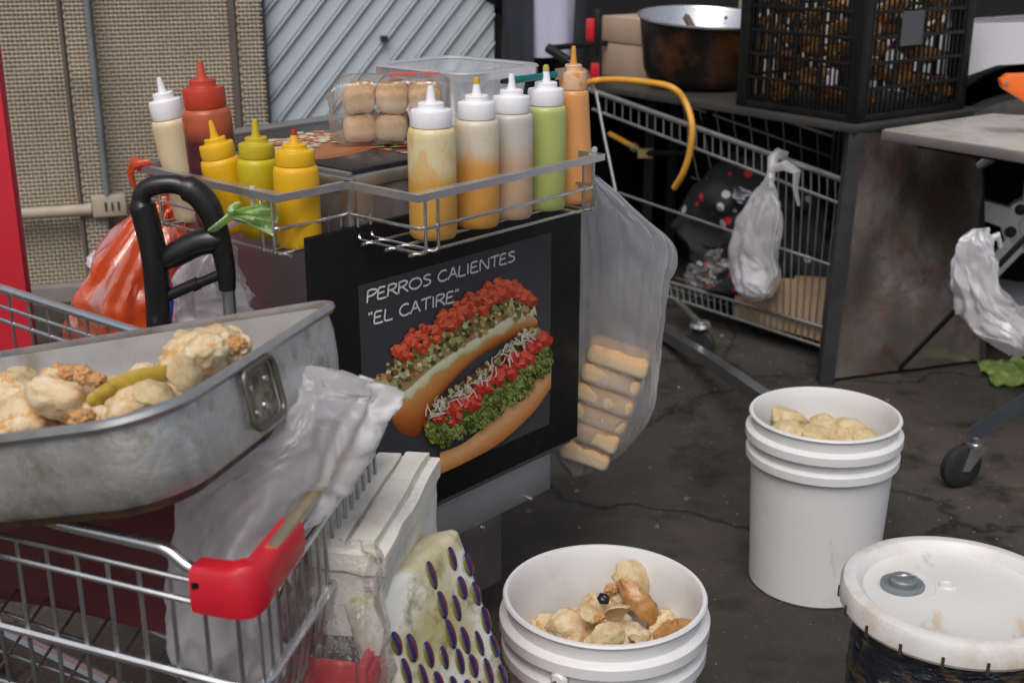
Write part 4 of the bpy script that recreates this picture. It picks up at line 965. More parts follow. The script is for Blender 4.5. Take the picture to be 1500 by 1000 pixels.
def peel_mesh(seed, mat):
    b = B(); top = []; bot = []
    for i in range(19):
        u = i/18*2-1; r1 = []; r2 = []
        for j in range(9):
            q = j/8*2-1; wd = .62*(1-.5*u*u)*(1+.35*noise.noise(V((u*3,q*2,seed)))); a = q*1.25+u*.8
            p_ = V((u+.08*noise.noise(V((q*3,u,seed+3))), wd*math.sin(a), wd*.75*math.cos(a)+.22*math.sin(u*2.2+seed)+.06*noise.noise(V((u*5,q*5,seed))))); nrm = V((0, math.sin(a), math.cos(a)))
            r1.append(p_); r2.append(p_-nrm*.06)
        top.append(r1); bot.append(r2)
    b.rings(top, closed=False); b.rings([r_[::-1] for r_ in bot], closed=False); return b.mesh('food_peel', mat, angle=70)
PEEL = [peel_mesh(1, MAT['peel']), peel_mesh(4, MAT['peel'])]
rf = random.Random(5)
def food(me, loc, r, label, group, name='food_piece', rot=None, sq=1):
    o = bpy.data.objects.new(name, me); COL.objects.link(o); o.location = loc; o.scale = (r, r, r*sq)
    o.rotation_euler = rot or (rf.uniform(-.4,.4), rf.uniform(-.4,.4), rf.uniform(0,6.28)); o['label'] = label; o['category'] = 'food'; o['group'] = group; return o
PNrm = PR @ V((0,0,1))
def pp(px, py, z): return PL(px, py, pl(0,0,z), PNrm)
G1 = 'food pieces in the big pan'; lab1 = 'pale cream lump of cooked food in the aluminium pan'
for px, py, z, r in ((22,574,-.012,.034),(-28,600,-.03,.04),(95,578,-.016,.044),(38,612,-.034,.040),(8,632,-.04,.026),(158,606,-.034,.030),(196,598,-.030,.036),(240,582,-.03,.028),(284,524,-.005,.042),(318,506,.0,.034),(300,512,.012,.026),(265,520,.0,.024),(345,512,-.008,.022),(262,553,-.035,.028),(338,524,-.03,.024),(140,572,-.045,.034),(215,560,-.05,.034),(60,560,-.05,.034),(-70,600,-.04,.04),(-60,640,-.04,.04)):
    food(rf.choice(LM), pp(px, py, z), r, lab1, G1, sq=.85)
for k in range(22):
    x_, y_ = rf.uniform(-.27,.25), rf.uniform(-.14,.14)
    food(rf.choice(LM), pl(x_, y_, -.085+.028), rf.uniform(.030,.040), lab1, G1, sq=.8)
for px, py, z, r, rot in ((30,556,-.006,.022,(1.1,.3,.6)),(268,552,-.004,.030,(1.2,.5,1.2)),(296,522,-.002,.026,(.3,.8,2)),(225,580,-.014,.026,(.5,.2,1)),(330,500,-.006,.022,(.8,-.4,.3)),(275,505,-.010,.022,(.5,.8,.5))):
    food(rf.choice(FLK), pp(px, py, z), r, 'thin curved cream flake of food on the aluminium pan heap', G1, 'food_flake', rot)
for px, py, z, r in ((100,545,.010,.012),(122,548,.010,.012),(142,556,.006,.010),(305,492,.012,.012),(318,484,.016,.010),(298,500,.01,.014),(120,612,-.014,.013),(345,505,.0,.012),(85,540,.012,.008),(150,575,-.01,.010)):
    food(rf.choice(LMC), pp(px, py, z), r, 'crumbly orange crust bit on the aluminium pan heap', G1, 'food_crumb')
b = B(); b.tube([cat([pp(128,590,-.012),pp(160,572,-.006),pp(200,555,.0),pp(255,544,-.004)], k/14) for k in range(15)], [.003]+[.007+.004*math.sin(k/14*3.14) for k in range(13)]+[.003], 10, flat=.5)
single(b, 'fruit_peel', M('yellow peel', (.48,.33,.045), .4, 0, .2, 20, col2=(.14,.07,.015), lo=.52, hi=.66, s2=18), 'curved yellow strip of peel among the food in the pan', 'peel', pp(190,560,0))

# ================================================================== WHITE BAG OVER THE CART'S NOSE
def brings(spec):
    out = []
    for px, py, y, hw, dep, ang, wt in spec:
        c = D(px, py, y); e = D(px+hw*math.cos(ang), py-hw*math.sin(ang), y); out.append((c, e-c, V((-.35,.93,0))*dep, wt))
    return out
wbag = bag(brings([(322,984,1.22,30,.03,0,.2),(322,962,1.22,70,.06,0,.3),(318,900,1.225,76,.07,0,.4),(328,830,1.235,82,.07,-.1,.5),(358,768,1.255,92,.065,-.3,.7),(404,706,1.28,86,.06,-.6,.8),(452,660,1.30,82,.055,-.75,.8),(494,620,1.32,78,.045,-.75,.8),(520,590,1.33,70,.035,-.55,.9),(533,568,1.335,56,.022,-.4,1.0),(538,557,1.335,36,.01,-.35,.9)]), n=150, m=130, seed=33, fold=.012, big=.030, freq=5, pleat=.20)
single(wbag, 'carrier_bag', MAT['pale_film'], 'crumpled pale translucent bag draped over the shopping cart nose', 'bag', D(330,960,1.22))

# ================================================================== FOAM BLOCK, RED CRATE, OVAL-SPOTTED SLAB
e1 = V((-.18,-.98,0)).normalized(); e2 = V((-e1.y*-1, e1.x*-1, 0)); e2 = V((e1.y, -e1.x, 0))      # e2 points left-back
K = Z(641, 661, .625)
def slab_mat():
    m, t, p = nodes('dirty foam'); a = tex(t, scale=9, detail=6); d = tex(t, scale=30, detail=6, rough=.7); v = tex(t, 'Voronoi', scale=260)
    c = ramp(t, a.outputs[0], [(.35, (.64,.62,.54)), (.65, (.78,.77,.73))]); c = mixc(t, ramp(t, d.outputs[0], [(.54, 0.), (.70, .6)]), c, (.42,.35,.21))
    t.links.new(c, p.inputs['Base Color']); p.inputs['Roughness'].default_value = .85; bump(t, p, mixc(t, .7, v.outputs[0], d.outputs[0]), .45, .004); return m
MAT['foam'] = slab_mat()
fb = thing('foam_box', 'dirty white foam box with grooved lid beside the shopping cart nose', 'foam box', K+e1*.13+V((0,0,-.125)))
def fbx(b, a0, a1, w0, w1, z0, z1, cuts=6, wob=.003, seed=0):
    bm = bmesh.new(); bmesh.ops.create_cube(bm, size=1); bmesh.ops.bevel(bm, geom=bm.edges[:], offset=.03, segments=2, profile=.5, affect='EDGES')
    bmesh.ops.subdivide_edges(bm, edges=[e for e in bm.edges if e.calc_length() > .2], cuts=cuts, use_grid_fill=True); bm.verts.index_update()
    vs = []
    for v in bm.verts:
        q = v.co; p = K+e1*(a0+(a1-a0)*(q.x+.5))+e2*(w0+(w1-w0)*(q.y+.5)); p.z = z0+(z1-z0)*(q.z+.5)
        vs.append(p+noise.noise_vector(p*40+V((seed,0,0)))*wob+noise.noise_vector(p*13)*wob)
    b.add(vs, [[v.index for v in f.verts] for f in bm.faces]); bm.free(); return b
zt_ = .625
part(fbx(B(), .0, .27, .0, .085, zt_-.125, zt_-.040), 'box_base', MAT['foam'], fb); part(fbx(B(), -.004, .274, -.004, .088, zt_-.038, zt_-.012, seed=3), 'lid', MAT['foam'], fb)
part(fbx(B(), .006, .26, .010, .040, zt_-.013, zt_, seed=5), 'lid_ridge', MAT['foam'], fb); part(fbx(B(), .006, .26, .048, .080, zt_-.013, zt_-.004, seed=7), 'lid_ridge', MAT['foam'], fb)
rc = thing('red_crate', 'red plastic crate under the dirty foam box', 'crate', K+e1*.13+V((0,0,-.625)))
def crate_part(name, a0, a1, w0, w1, z0, z1):
    b = B(); ps = [V((*(K+e1*a+e2*q).xy, z0)) for a, q in ((a0,w0),(a1,w0),(a1,w1),(a0,w1))]; b.prism(ps, (0,0,z1-z0)); part(b, name, MAT['red_plastic'], rc, bevel=.004)
crate_part('side_wall', -.01,.32,.008,.020,.01,.497); crate_part('side_wall', -.01,.32,.100,.112,.01,.497); crate_part('end_wall', -.01,.0,.021,.099,.01,.497); crate_part('end_wall', .31,.32,.021,.099,.01,.497); crate_part('base', 0,.31,.021,.099,.0,.012)
crate_part('rim', -.016,.326,.0,.0075,.462,.492)
# clear wrap on the crate
b = bag([(K+e1*.30+e2*.05+V((0,0,.0)), e1*.035, e2*.055, .8),(K+e1*.32+e2*.05+V((0,0,-.10)), e1*.045, e2*.065, .8),(K+e1*.33+e2*.05+V((0,0,-.22)), e1*.04, e2*.07, .7),(K+e1*.33+e2*.05+V((0,0,-.40)), e1*.03, e2*.05, .4)], n=40, m=24, seed=51, fold=.012, big=.01)
single(b, 'plastic_wrap', MAT['clear'], 'clear plastic wrap clinging to the end of the red crate', 'wrap', K+e1*.33+V((0,0,-.40)))
# slab
nh = V((.88,-.475,0)); eb = V((.475,.88,0)); tilt = R(19); dsl = (nh*math.sin(tilt)-UP*math.cos(tilt)); fn = (nh*math.cos(tilt)+UP*math.sin(tilt))
Tt = Z(677, 770, .565); SW, SH, ST = .205, .60, .055
so_c = Tt-eb*(SW/2)+dsl*(SH/2)-fn*(ST/2)
low = (Tt+dsl*SH-fn*ST).z; 
if low < 0: SH += low/math.cos(tilt)
so_c = Tt-eb*(SW/2)+dsl*(SH/2)-fn*(ST/2); SM = Matrix((eb, -dsl, -fn)).transposed(); 
SM = Matrix((eb, -dsl, eb.cross(-dsl))).transposed()
fnl = eb.cross(-dsl)
sl = thing('foam_slab', 'upright foam slab dotted with purple ovals leaning beside the white bucket', 'foam slab', (Tt+dsl*SH-eb*(SW/2)-fn*(ST/2)))
bm = bmesh.new(); bmesh.ops.create_cube(bm, size=1)
for v in bm.verts: v.co = V((v.co.x*SW, v.co.y*SH, v.co.z*ST))
bmesh.ops.bevel(bm, geom=bm.edges[:], offset=.014, segments=3, profile=.5, affect='EDGES')
bmesh.ops.subdivide_edges(bm, edges=[e for e in bm.edges if e.calc_length() > .03], cuts=10, use_grid_fill=True); bm.verts.index_update()
b = B(); vs = [so_c+SM @ (v.co+noise.noise_vector(v.co*22)*.0025+noise.noise_vector(v.co*60)*.001) for v in bm.verts]; b.add(vs, [[v.index for v in f.verts] for f in bm.faces]); bm.free()
def slabskin():
    m, t, p = nodes('yellowed foam'); a = tex(t, scale=8, detail=6); d = tex(t, scale=26, detail=6, rough=.7)
    c = ramp(t, a.outputs[0], [(.40, (.46,.40,.20)), (.52, (.58,.53,.38)), (.62, (.72,.72,.66))]); c = mixc(t, ramp(t, d.outputs[0], [(.52, 0.), (.66, .8)]), c, (.22,.19,.07))
    t.links.new(c, p.inputs['Base Color']); p.inputs['Roughness'].default_value = .55; bump(t, p, d.outputs[0], .4, .005); return m
part(b, 'slab_body', slabskin(), sl)
mo, t, p = nodes('purple oval'); tc = N(t, 'TexCoord'); sp = N(t, 'SeparateXYZ'); t.links.new(tc.outputs['Object'], sp.inputs[0])
mr = N(t, 'MapRange'); t.links.new(sp.outputs[0], mr.inputs[0]); mr.inputs[1].default_value = -.009; mr.inputs[2].default_value = .009
oc_ = ramp(t, mr.outputs[0], [(0, (.20,.17,.02)), (.20, (.12,.10,.03)), (.34, (.010,.018,.14)), (.58, (.03,.012,.10)), (.76, (.17,.015,.03)), (1, (.12,.05,.02))])
t.links.new(oc_, p.inputs['Base Color']); p.inputs['Roughness'].default_value = .25; MAT['oval'] = mo
b = B(); b.lathe([(.93,.0),(1.,.4),(.8,.8),(0,1.)], 18); ome = b.mesh('oval_patch', MAT['oval'])
for v in ome.vertices: v.co = V((v.co.x*.0098, v.co.y*.0180, v.co.z*.0022))
ro = random.Random(8); Mo = BASE[sl.name].inverted()
front = 1 if fnl.dot(V((0,-1,0))) > 0 else -1
for r_ in range(13):
    for c_ in range(8):
        x = -SW/2+.015+c_*.0250+ro.uniform(-.002,.002); y = SH/2-.026-r_*.039-(.0195 if c_ % 2 else 0)+ro.uniform(-.002,.002)
        if y < -SH/2+.03: continue
        if (c_ in (2,3) and r_ < 2) or (c_ < 2 and r_ < 1) or ro.random() < .05: continue
        p_ = so_c+SM @ V((x, y, front*(ST/2+.0005))); o = part(ome, 'oval_patch', None, sl)
        Rm_ = SM.copy(); 
        o.matrix_local = Mo @ Matrix.Translation(p_) @ (SM @ Matrix.Rotation(0 if front > 0 else math.pi, 3, 'Y') @ Matrix.Rotation(ro.uniform(-.1,.1), 3, 'Z') @ Matrix.Diagonal((ro.uniform(.8,1.12), ro.uniform(.8,1.1), 1))).to_4x4()

# ================================================================== BUCKETS
def bucket(label, rim_px, H=.37, Rr=.150, rb=.128, grp='white plastic buckets'):
    c = Z(rim_px[0], rim_px[1], H); t = thing('bucket', label, 'bucket', (c.x, c.y, 0), (0,0,random.uniform(0,6)), grp)
    b = B(); k = lambda z: rb+(Rr-.006-rb)*z/H
    b.lathe([(0,.006),(rb*.9,.004),(rb*.96,0),(rb,.005),(k(.2),.2),(k(H-.098),H-.098),(Rr-.004,H-.096),(Rr+.001,H-.092),(Rr+.001,H-.076),(Rr-.003,H-.072),(k(H-.07)+.0015,H-.070),(k(H-.055)+.0015,H-.056),(Rr-.002,H-.054),(Rr+.004,H-.050),(Rr+.004,H-.034),(Rr,H-.030),(k(H-.028),H-.028),(k(H-.008),H-.008),(Rr-.003,H-.006),(Rr-.001,H-.003),(Rr-.003,H),(Rr-.008,H),(Rr-.010,H-.004),(k(H)-.008,H-.03),(k(.1)-.008,.1),(rb-.008,.012),(0,.012)], 72)
    body = part(b, 'bucket_body', MAT['white_plastic'], t, world=False, angle=32); return t, c
bk1, c1 = bucket('tall white bucket of pale round lumps standing clear on the asphalt', (1209, 604))
bk2, c2 = bucket('white bucket of broken food scraps and brown peel beside the foam slab', (886, 866))
bk2.rotation_euler.z = 0
def bail(tk, c, ang, drop):
    b = B(); Rr = .157; pts = []
    for k in range(25):
        a = math.pi*k/24; q = V((Rr*math.cos(a), -Rr*math.sin(a)*.98, -Rr*.62*math.sin(a)*drop)); pts.append(Matrix.Rotation(ang,3,'Z') @ q + V((0,0,.31)))
    b.tube(pts, .0022, 8); h = part(b, 'bail_handle', MAT['chrome_dull'], tk, world=False)
    for s_ in (1,-1):
        b = B(); b.lathe([(.012,0),(.013,.004),(.008,.010),(0,.011)], 16, Matrix.Translation(Matrix.Rotation(ang,3,'Z') @ V((.147*s_,0,.31))) @ (Matrix.Rotation(ang,3,'Z') @ V((s_,0,0))).to_track_quat('Z','Y').to_matrix().to_4x4()); part(b, 'ear', MAT['white_plastic'], tk, world=False)
bail(bk2, c2, R(-118), 1.2)
bk1.rotation_euler.z = 0; bail(bk1, c1, R(200), -1.2) if False else None
G2 = 'lumps in the tall white bucket'; lab2 = 'pale round lump filling the tall white bucket'
for px, py, z, r in ((1158,601,.360,.047),(1148,624,.354,.045),(1206,610,.360,.032),(1202,630,.352,.045),(1246,616,.360,.041),(1264,628,.350,.039),(1232,630,.352,.034),(1180,588,.30,.040),(1230,596,.29,.042),(1275,610,.29,.035)):
    p_ = Z(px, py, z)-V((0,0,r*.55)); q = V((p_.x-c1.x, p_.y-c1.y)); 
    if q.length > .143-r: q = q.normalized()*(.143-r)
    food(rf.choice(LMB), V((c1.x+q.x, c1.y+q.y, p_.z)), r, lab2, G2, sq=.85)
for k in range(9):
    a = k*.7; food(rf.choice(LMB), V((c1.x+.075*math.cos(a), c1.y+.075*math.sin(a), .225)), .05, lab2, G2) if k < 6 else None
G3 = 'scraps in the white bucket beside the foam slab'; lab3 = 'pale broken lump among the scraps in the bucket beside the foam slab'
for px, py, z, r in ((798,908,.276,.028),(842,906,.292,.042),(880,884,.305,.034),(874,934,.282,.036),(922,930,.292,.042),(900,905,.296,.034),(955,938,.278,.036),(978,903,.292,.028),(846,938,.268,.034),(908,866,.312,.028),(815,925,.265,.028)):
    p_ = Z(px, py, z)-V((0,0,r*.4)); q = V((p_.x-c2.x, p_.y-c2.y))
    if q.length > .140-r: q = q.normalized()*(.140-r)
    food(rf.choice(LM), V((c2.x+q.x, c2.y+q.y, p_.z)), r, lab3, G3)
for k in range(7):
    a = k*.9; food(rf.choice(LMB), V((c2.x+.07*math.cos(a), c2.y+.07*math.sin(a), .215)), .052, lab3, G3)
food(FLK[1], Z(925,848,.330), .040, 'thin curved pale shell standing on top of the bucket scraps', G3, 'food_flake', (1.0,.5,.5))
for px, py, z, r, rot, lb in ((935,880,.318,.042,(.9,.9,-.5),'translucent brown peel propped below the pale shell on the bucket scraps'),(985,925,.300,.044,(.9,.1,.5),'long brown peel touching the bucket wall beside the scraps')):
    o_ = food(PEEL[int(px > 950)], Z(px,py,z), r, lb, G3, 'food_peel', rot); o_.scale = (r, r*.75, r*.8)
for px, py, z, rot in ((862,900,.322,(.6,.3,1)),(905,900,.325,(.2,.9,2)),(890,930,.312,(.9,.1,.3)),(935,945,.305,(.4,.6,1.5))): food(FLK[2], Z(px,py,z), .026, 'thin broken cream flake among the bucket scraps', G3, 'food_flake', rot)
for px, py, z, r in ((895,862,.330,.011),(878,902,.325,.010)): food(LMC[1], Z(px,py,z), r, 'orange crumbly bit among the bucket scraps', G3, 'food_crumb')
o_ = lump_mesh(77, M('black olive', (.012,.008,.012), .25), .05, (1,1,.9)); food(o_, Z(884,876,.335), .0095, 'small shiny black olive on top of the bucket scraps', G3, 'olive')
# lidded drum
DH = .43; dc = Z(1404, 857, DH); DR = .156
dr = thing('lidded_drum', 'white lidded drum wrapped in dark wet plastic', 'drum', (dc.x, dc.y, 0), (0,0,0))
def lidmat():
    m, t, p = nodes('stained white lid'); tc = N(t, 'TexCoord'); a = tex(t, scale=9, detail=6, rough=.7); d = tex(t, scale=22, detail=5); sm_ = tex(t, scale=14, detail=4, mapscale=(1,.35,1))
    sp = N(t, 'SeparateXYZ'); t.links.new(tc.outputs['Object'], sp.inputs[0]); cmb = N(t, 'CombineXYZ'); t.links.new(sp.outputs[0], cmb.inputs[0]); t.links.new(sp.outputs[1], cmb.inputs[1])
    ln_ = N(t, 'VectorMath', operation='LENGTH'); t.links.new(cmb.outputs[0], ln_.inputs[0])
    rim = ramp(t, ln_.outputs['Value'], [(.115, 0.), (.152, 1.)]); g = N(t, 'Math', operation='MULTIPLY'); t.links.new(rim, g.inputs[0]); t.links.new(ramp(t, a.outputs[0], [(.48, 0.), (.66, .6)]), g.inputs[1])
    c = mixc(t, ramp(t, d.outputs[0], [(.35, 0.), (.75, .25)]), (.66,.66,.655), (.56,.54,.50)); c = mixc(t, g.outputs[0], c, (.44,.27,.12))
    c = mixc(t, ramp(t, sm_.outputs[0], [(.64, 0.), (.70, .55)]), c, (.52,.34,.14))
    t.links.new(c, p.inputs['Base Color']); p.inputs['Roughness'].default_value = .42; bump(t, p, d.outputs[0], .06, .004); return m
MAT['lid'] = lidmat()
b = B(); b.lathe([(DR-.012,DH-.038),(DR-.002,DH-.037),(DR+.001,DH-.032),(DR+.001,DH-.010),(DR-.003,DH-.003),(DR-.010,DH),(DR-.020,DH-.001),(DR-.026,DH-.006),(DR-.030,DH-.016),(DR-.036,DH-.018),(.06,DH-.014),(0,DH-.013)], 96); ld = part(b, 'lid', MAT['lid'], dr, world=False, angle=30)
for k in range(18):
    a = k*2*math.pi/18+.1; b = B(); b.box((math.cos(a)*(DR+.0012), math.sin(a)*(DR+.0012), DH-.030), (.0035,.004,.016), Matrix.Rotation(a,3,'Z')); part(b, 'lid_slot', M('rusty slot', (.05,.025,.012), .8) if k == 0 else bpy.data.materials['rusty slot'], ld, world=False)
sp_ = Z(1322, 857, DH-.014)-dc; sx, sy = sp_.x, sp_.y
b = B(); b.lathe([(.030,DH-.016),(.030,DH-.010),(.026,DH-.008),(.022,DH-.011),(.019,DH-.011),(.019,DH-.003),(.017,DH-.001),(0,DH-.001)], 32, Matrix.Translation((sx,sy,0))); cp_ = part(b, 'spout_cap', M('grey cap', (.20,.22,.23), .45, .2), ld, world=False, angle=30)
b = B(); b.tube([V((sx-.019+.038*k/10, sy+.002-.012*math.sin(k/10*3.14), DH+.0005+.007*math.sin(k/10*3.14))) for k in range(11)], .0013, 6); part(b, 'cap_bail', MAT['chrome'], cp_, world=False)
b = B(); b.tube([V((sx+.046*math.cos(a), sy+.046*math.sin(a), DH-.0145)) for a in [R(-50+100*k/12) for k in range(13)]], .0024, 6); part(b, 'lid_rib', MAT['lid'], ld, world=False)
s2_ = Z(1388,857,DH-.013)-dc; b = B(); b.tube([V((s2_.x+.010*math.cos(a), s2_.y+.010*math.sin(a), DH-.013)) for a in [R(36*k) for k in range(10)]], .003, 6, closed=True); part(b, 'vent_ring', MAT['lid'], ld, world=False)
def wetmat():
    m, t, p = nodes('dark wet wrap'); a = tex(t, scale=9, detail=6, mapscale=(1,1,2.2)); a.inputs['Distortion'].default_value = 1.2; d = tex(t, scale=24, detail=6, mapscale=(1,1,2.5))
    c = ramp(t, a.outputs[0], [(.38, (.006,.009,.016)), (.55, (.014,.017,.024)), (.62, (.085,.055,.022)), (.70, (.03,.03,.035))])
    c = mixc(t, ramp(t, d.outputs[0], [(.60, 0.), (.68, .55)]), c, (.30,.34,.40))
    t.links.new(c, p.inputs['Base Color']); p.inputs['Roughness'].default_value = .16; bump(t, p, mixc(t, .5, a.outputs[0], d.outputs[0]), .9, .02); return m
b = B(); rows = []
for i in range(30):
    z = .0+(DH-.034)*i/29; row = []
    for j in range(96):
        a = 6.2832*j/96; r = DR-.016-.018*(1-i/29)
        r += .010*noise.noise(V((math.cos(a)*2.2, math.sin(a)*2.2, z*9)))*(.4+z*2)+.006*abs(noise.noise(V((math.cos(a)*5, math.sin(a)*5, z*26-a))))
        row.append(V((r*math.cos(a), r*math.sin(a), z)))
    rows.append(row)
b.rings(rows, cap0=True); part(b, 'wrapped_body', wetmat(), dr, world=False, label='dark wet plastic wrapping', angle=80)
# ================================================================== STALL TABLE WITH SHEET METAL END
TZ = .75
TN = Z(1252, 185, TZ); TLf = Z(868, 124, TZ)
tf = (TN-TLf); TLEN = tf.length+.22; tf = tf.normalized(); tp_ = V((-tf.y, tf.x, 0))       # tf: towards the near right end, tp_: away from the camera
def tq(a, q, z): return V((*(TN+tf*a+tp_*q).xy, z))
def tbox(b, a0, a1, q0, q1, z0, z1): return b.prism([tq(a0,q0,z0),tq(a1,q0,z0),tq(a1,q1,z0),tq(a0,q1,z0)], (0,0,z1-z0))
TD = .60
st = thing('stall_table', 'dark metal stall table with a battered sheet metal end panel', 'table', tq(-.5,.3,0))
MAT['slab'] = M('worn grey tabletop', (.045,.043,.041), .45, .1, .2, 6, col2=(.17,.11,.10), lo=.6, hi=.75, s2=60, bmp=.1, bs=60)
b = B(); tbox(b, -TLEN, .0, 0, TD, TZ-.022, TZ); part(b, 'tabletop', MAT['slab'], st, bevel=.003)
pb0 = Z(1208, 560, 0); ptop = tq(-.02, .03, TZ-.022)
b = B(); b.tube([V((pb0.x, pb0.y, 0)), ptop], .021, square=True); part(b, 'leg', MAT['dark_bar'], st, angle=20)
for a, q in ((-TLEN+.05,TD-.05),(-.05,TD-.05),(-TLEN+.06,.42)):
    b = B(); b.tube([tq(a,q,0), tq(a,q,TZ-.022)], .018, square=True); part(b, 'leg', MAT['dark_bar'], st, angle=20)
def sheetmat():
    m, t, p = nodes('reflection-tinted sheet metal'); p.inputs['Metallic'].default_value = .75
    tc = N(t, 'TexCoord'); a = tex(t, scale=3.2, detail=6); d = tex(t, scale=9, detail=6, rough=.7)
    c = ramp(t, a.outputs[0], [(.35, (.22,.21,.195)), (.5, (.32,.29,.26)), (.65, (.42,.38,.34))]); c = mixc(t, ramp(t, d.outputs[0], [(.46, 0.), (.66, .75)]), c, (.24,.115,.075))  # brown patches: a reflection painted into the metal's colour
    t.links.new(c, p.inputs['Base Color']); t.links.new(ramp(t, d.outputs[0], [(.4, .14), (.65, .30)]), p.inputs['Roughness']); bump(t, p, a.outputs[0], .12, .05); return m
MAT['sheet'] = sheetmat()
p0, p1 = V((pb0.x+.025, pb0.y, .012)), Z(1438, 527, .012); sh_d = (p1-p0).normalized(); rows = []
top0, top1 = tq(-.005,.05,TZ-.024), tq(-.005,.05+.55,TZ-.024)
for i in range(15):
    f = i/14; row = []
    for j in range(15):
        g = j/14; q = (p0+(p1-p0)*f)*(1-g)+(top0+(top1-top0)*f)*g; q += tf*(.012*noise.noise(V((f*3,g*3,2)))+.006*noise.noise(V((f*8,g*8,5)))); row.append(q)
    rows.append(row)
b = B(); b.rings(rows, closed=False); b.rings([[q-tf*.003 for q in r_][::-1] for r_ in rows], closed=False); part(b, 'end_panel', MAT['sheet'], st, label='dented reflection-tinted sheet metal end panel', angle=80)
b = B(); b.tube([p1+tf*.006, top1+tf*.006+V((0,0,-.05))], .006, square=True); part(b, 'panel_edge', MAT['dark_bar'], st, angle=20)
b = B(); tbox(b, -TLEN, -.06, TD-.012, TD, .0, TZ-.023); part(b, 'dark_backing', MAT['black_matt'], st)  # black sheet added behind so the space under the table stays dark
b = B(); tbox(b, -TLEN+.0, -TLEN+.01, .0, TD-.013, .0, TZ-.023); part(b, 'dark_end', MAT['black_matt'], st)  # black end sheet, also added to darken the space under the table
MAT['grille'] = M('dull grey grille', (.085,.085,.08), .6, .4, .2, 9)
gr_ = thing('condenser_grille', 'grey ribbed grille standing under the stall table', 'grille', tq(-.22,.42,.10))
b = B(); tbox(b, -.44, -.02, .44, .452, .30, .715); part(b, 'backing', MAT['black_matt'], gr_)
for k in range(20):
    a = -.43+k*.021; b = B(); tbox(b, a, a+.011, .425, .4385, .30, .71); part(b, 'rib', MAT['grille'], gr_)
b = B(); tbox(b, -.44, -.02, .43, .452, .0, .298); part(b, 'base', MAT['black_matt'], gr_)
# --- second table on the right
RZt = .742
def rq(a, q, z): return tq(a+.045, q, z)
rt2 = thing('side_table', 'pale topped wheeled side table butting against the stall table', 'table', rq(.5,.3,0))
def rbx(b, a0, a1, q0, q1, z0, z1): return b.prism([rq(a0,q0,z0),rq(a1,q0,z0),rq(a1,q1,z0),rq(a0,q1,z0)], (0,0,z1-z0))
b = B(); rbx(b, 0, 1.1, .06, .66, RZt-.030, RZt-.003); part(b, 'tabletop', M('mauve edge', (.20,.175,.18), .5, .2, .15, 8), rt2, bevel=.003)
b = B(); rbx(b, .004, 1.096, .066, .652, RZt-.0028, RZt); part(b, 'top_sheet', M('pale worn steel', (.58,.56,.51), .30, .2, .1, 5, col2=(.30,.28,.25), lo=.5, hi=.75, s2=5), rt2)
b = B(); rbx(b, .05, 1.0, .16, .19, RZt-.055, RZt-.0305); part(b, 'apron', MAT['black_matt'], rt2)
G = Z(1316, 536, .02); Gt = D(1560, 288, 2.85)
b = B(); b.tube([V((G.x,G.y,.008)), Gt], .0075, 10); part(b, 'brace_rod', M('rusty dark rod', (.03,.026,.024), .6, .3, .4, 30), rt2)
cw = Z(1404, 712, 0)
cb_ = V((cw.x, cw.y, 0)); b = B(); b.lathe([(.022,-.013),(.048,-.013),(.054,-.008),(.054,.008),(.048,.013),(.022,.013)], 28, Matrix.Translation(cb_+V((0,0,.054))) @ Matrix.Rotation(R(20),4,'Z') @ Matrix.Rotation(R(90),4,'X'), cap0=True, cap1=True); cst = part(b, 'castor', MAT['black_rubber'], rt2)
fk = cb_+V((.028,0,.120)); b = B()
for s_ in (-1,1):
    o = V((.34,-.94,0))*(-s_*.017)*-1; o = V((-math.sin(R(20)),math.cos(R(20)),0))*(s_*.017)
    b.prism([cb_+V((-.006,0,.045))+o, cb_+V((.010,0,.045))+o, fk+V((.018,0,-.012))+o, fk+V((-.020,0,-.012))+o], V((-math.sin(R(20)),math.cos(R(20)),0))*.003)
part(b, 'castor_fork', MAT['chrome'], cst)
b = B(); b.lathe([(.0,-.014),(.024,-.014),(.024,-.006),(.019,-.004),(.019,.004),(.022,.006),(.022,.014),(.016,.018),(0,.018)], 24, Matrix.Translation(fk)); part(b, 'swivel', MAT['chrome'], cst)
b0 = fk+V((.0,0,.022)); b1 = D(1530, 570, 2.72)
b = B(); b.tube([b0-V((.012,0,.008)), b1, b1+(b1-b0)*1.2], .0155, square=True); part(b, 'base_bar', M('slate bar', (.065,.075,.09), .4, .4), rt2, angle=20)
e_ = b1+(b1-b0)*1.2
b = B(); b.tube([e_-(b1-b0)*.1, V((e_.x, e_.y, RZt-.03))], .0155, square=True); b.tube([V((e_.x,e_.y,.30)), rq(.9,.6,.30), rq(.9,.6,.0)], .0155, square=True); b.tube([rq(.9,.6,.28), rq(.9,.6,RZt-.03)], .0155, square=True); part(b, 'leg', MAT['dark_bar'], rt2, angle=20)
b = B(); b.tube([rq(.7,.63,0), rq(.7,.63,RZt-.03)], .014, square=True); part(b, 'leg', MAT['dark_bar'], rt2, angle=20)
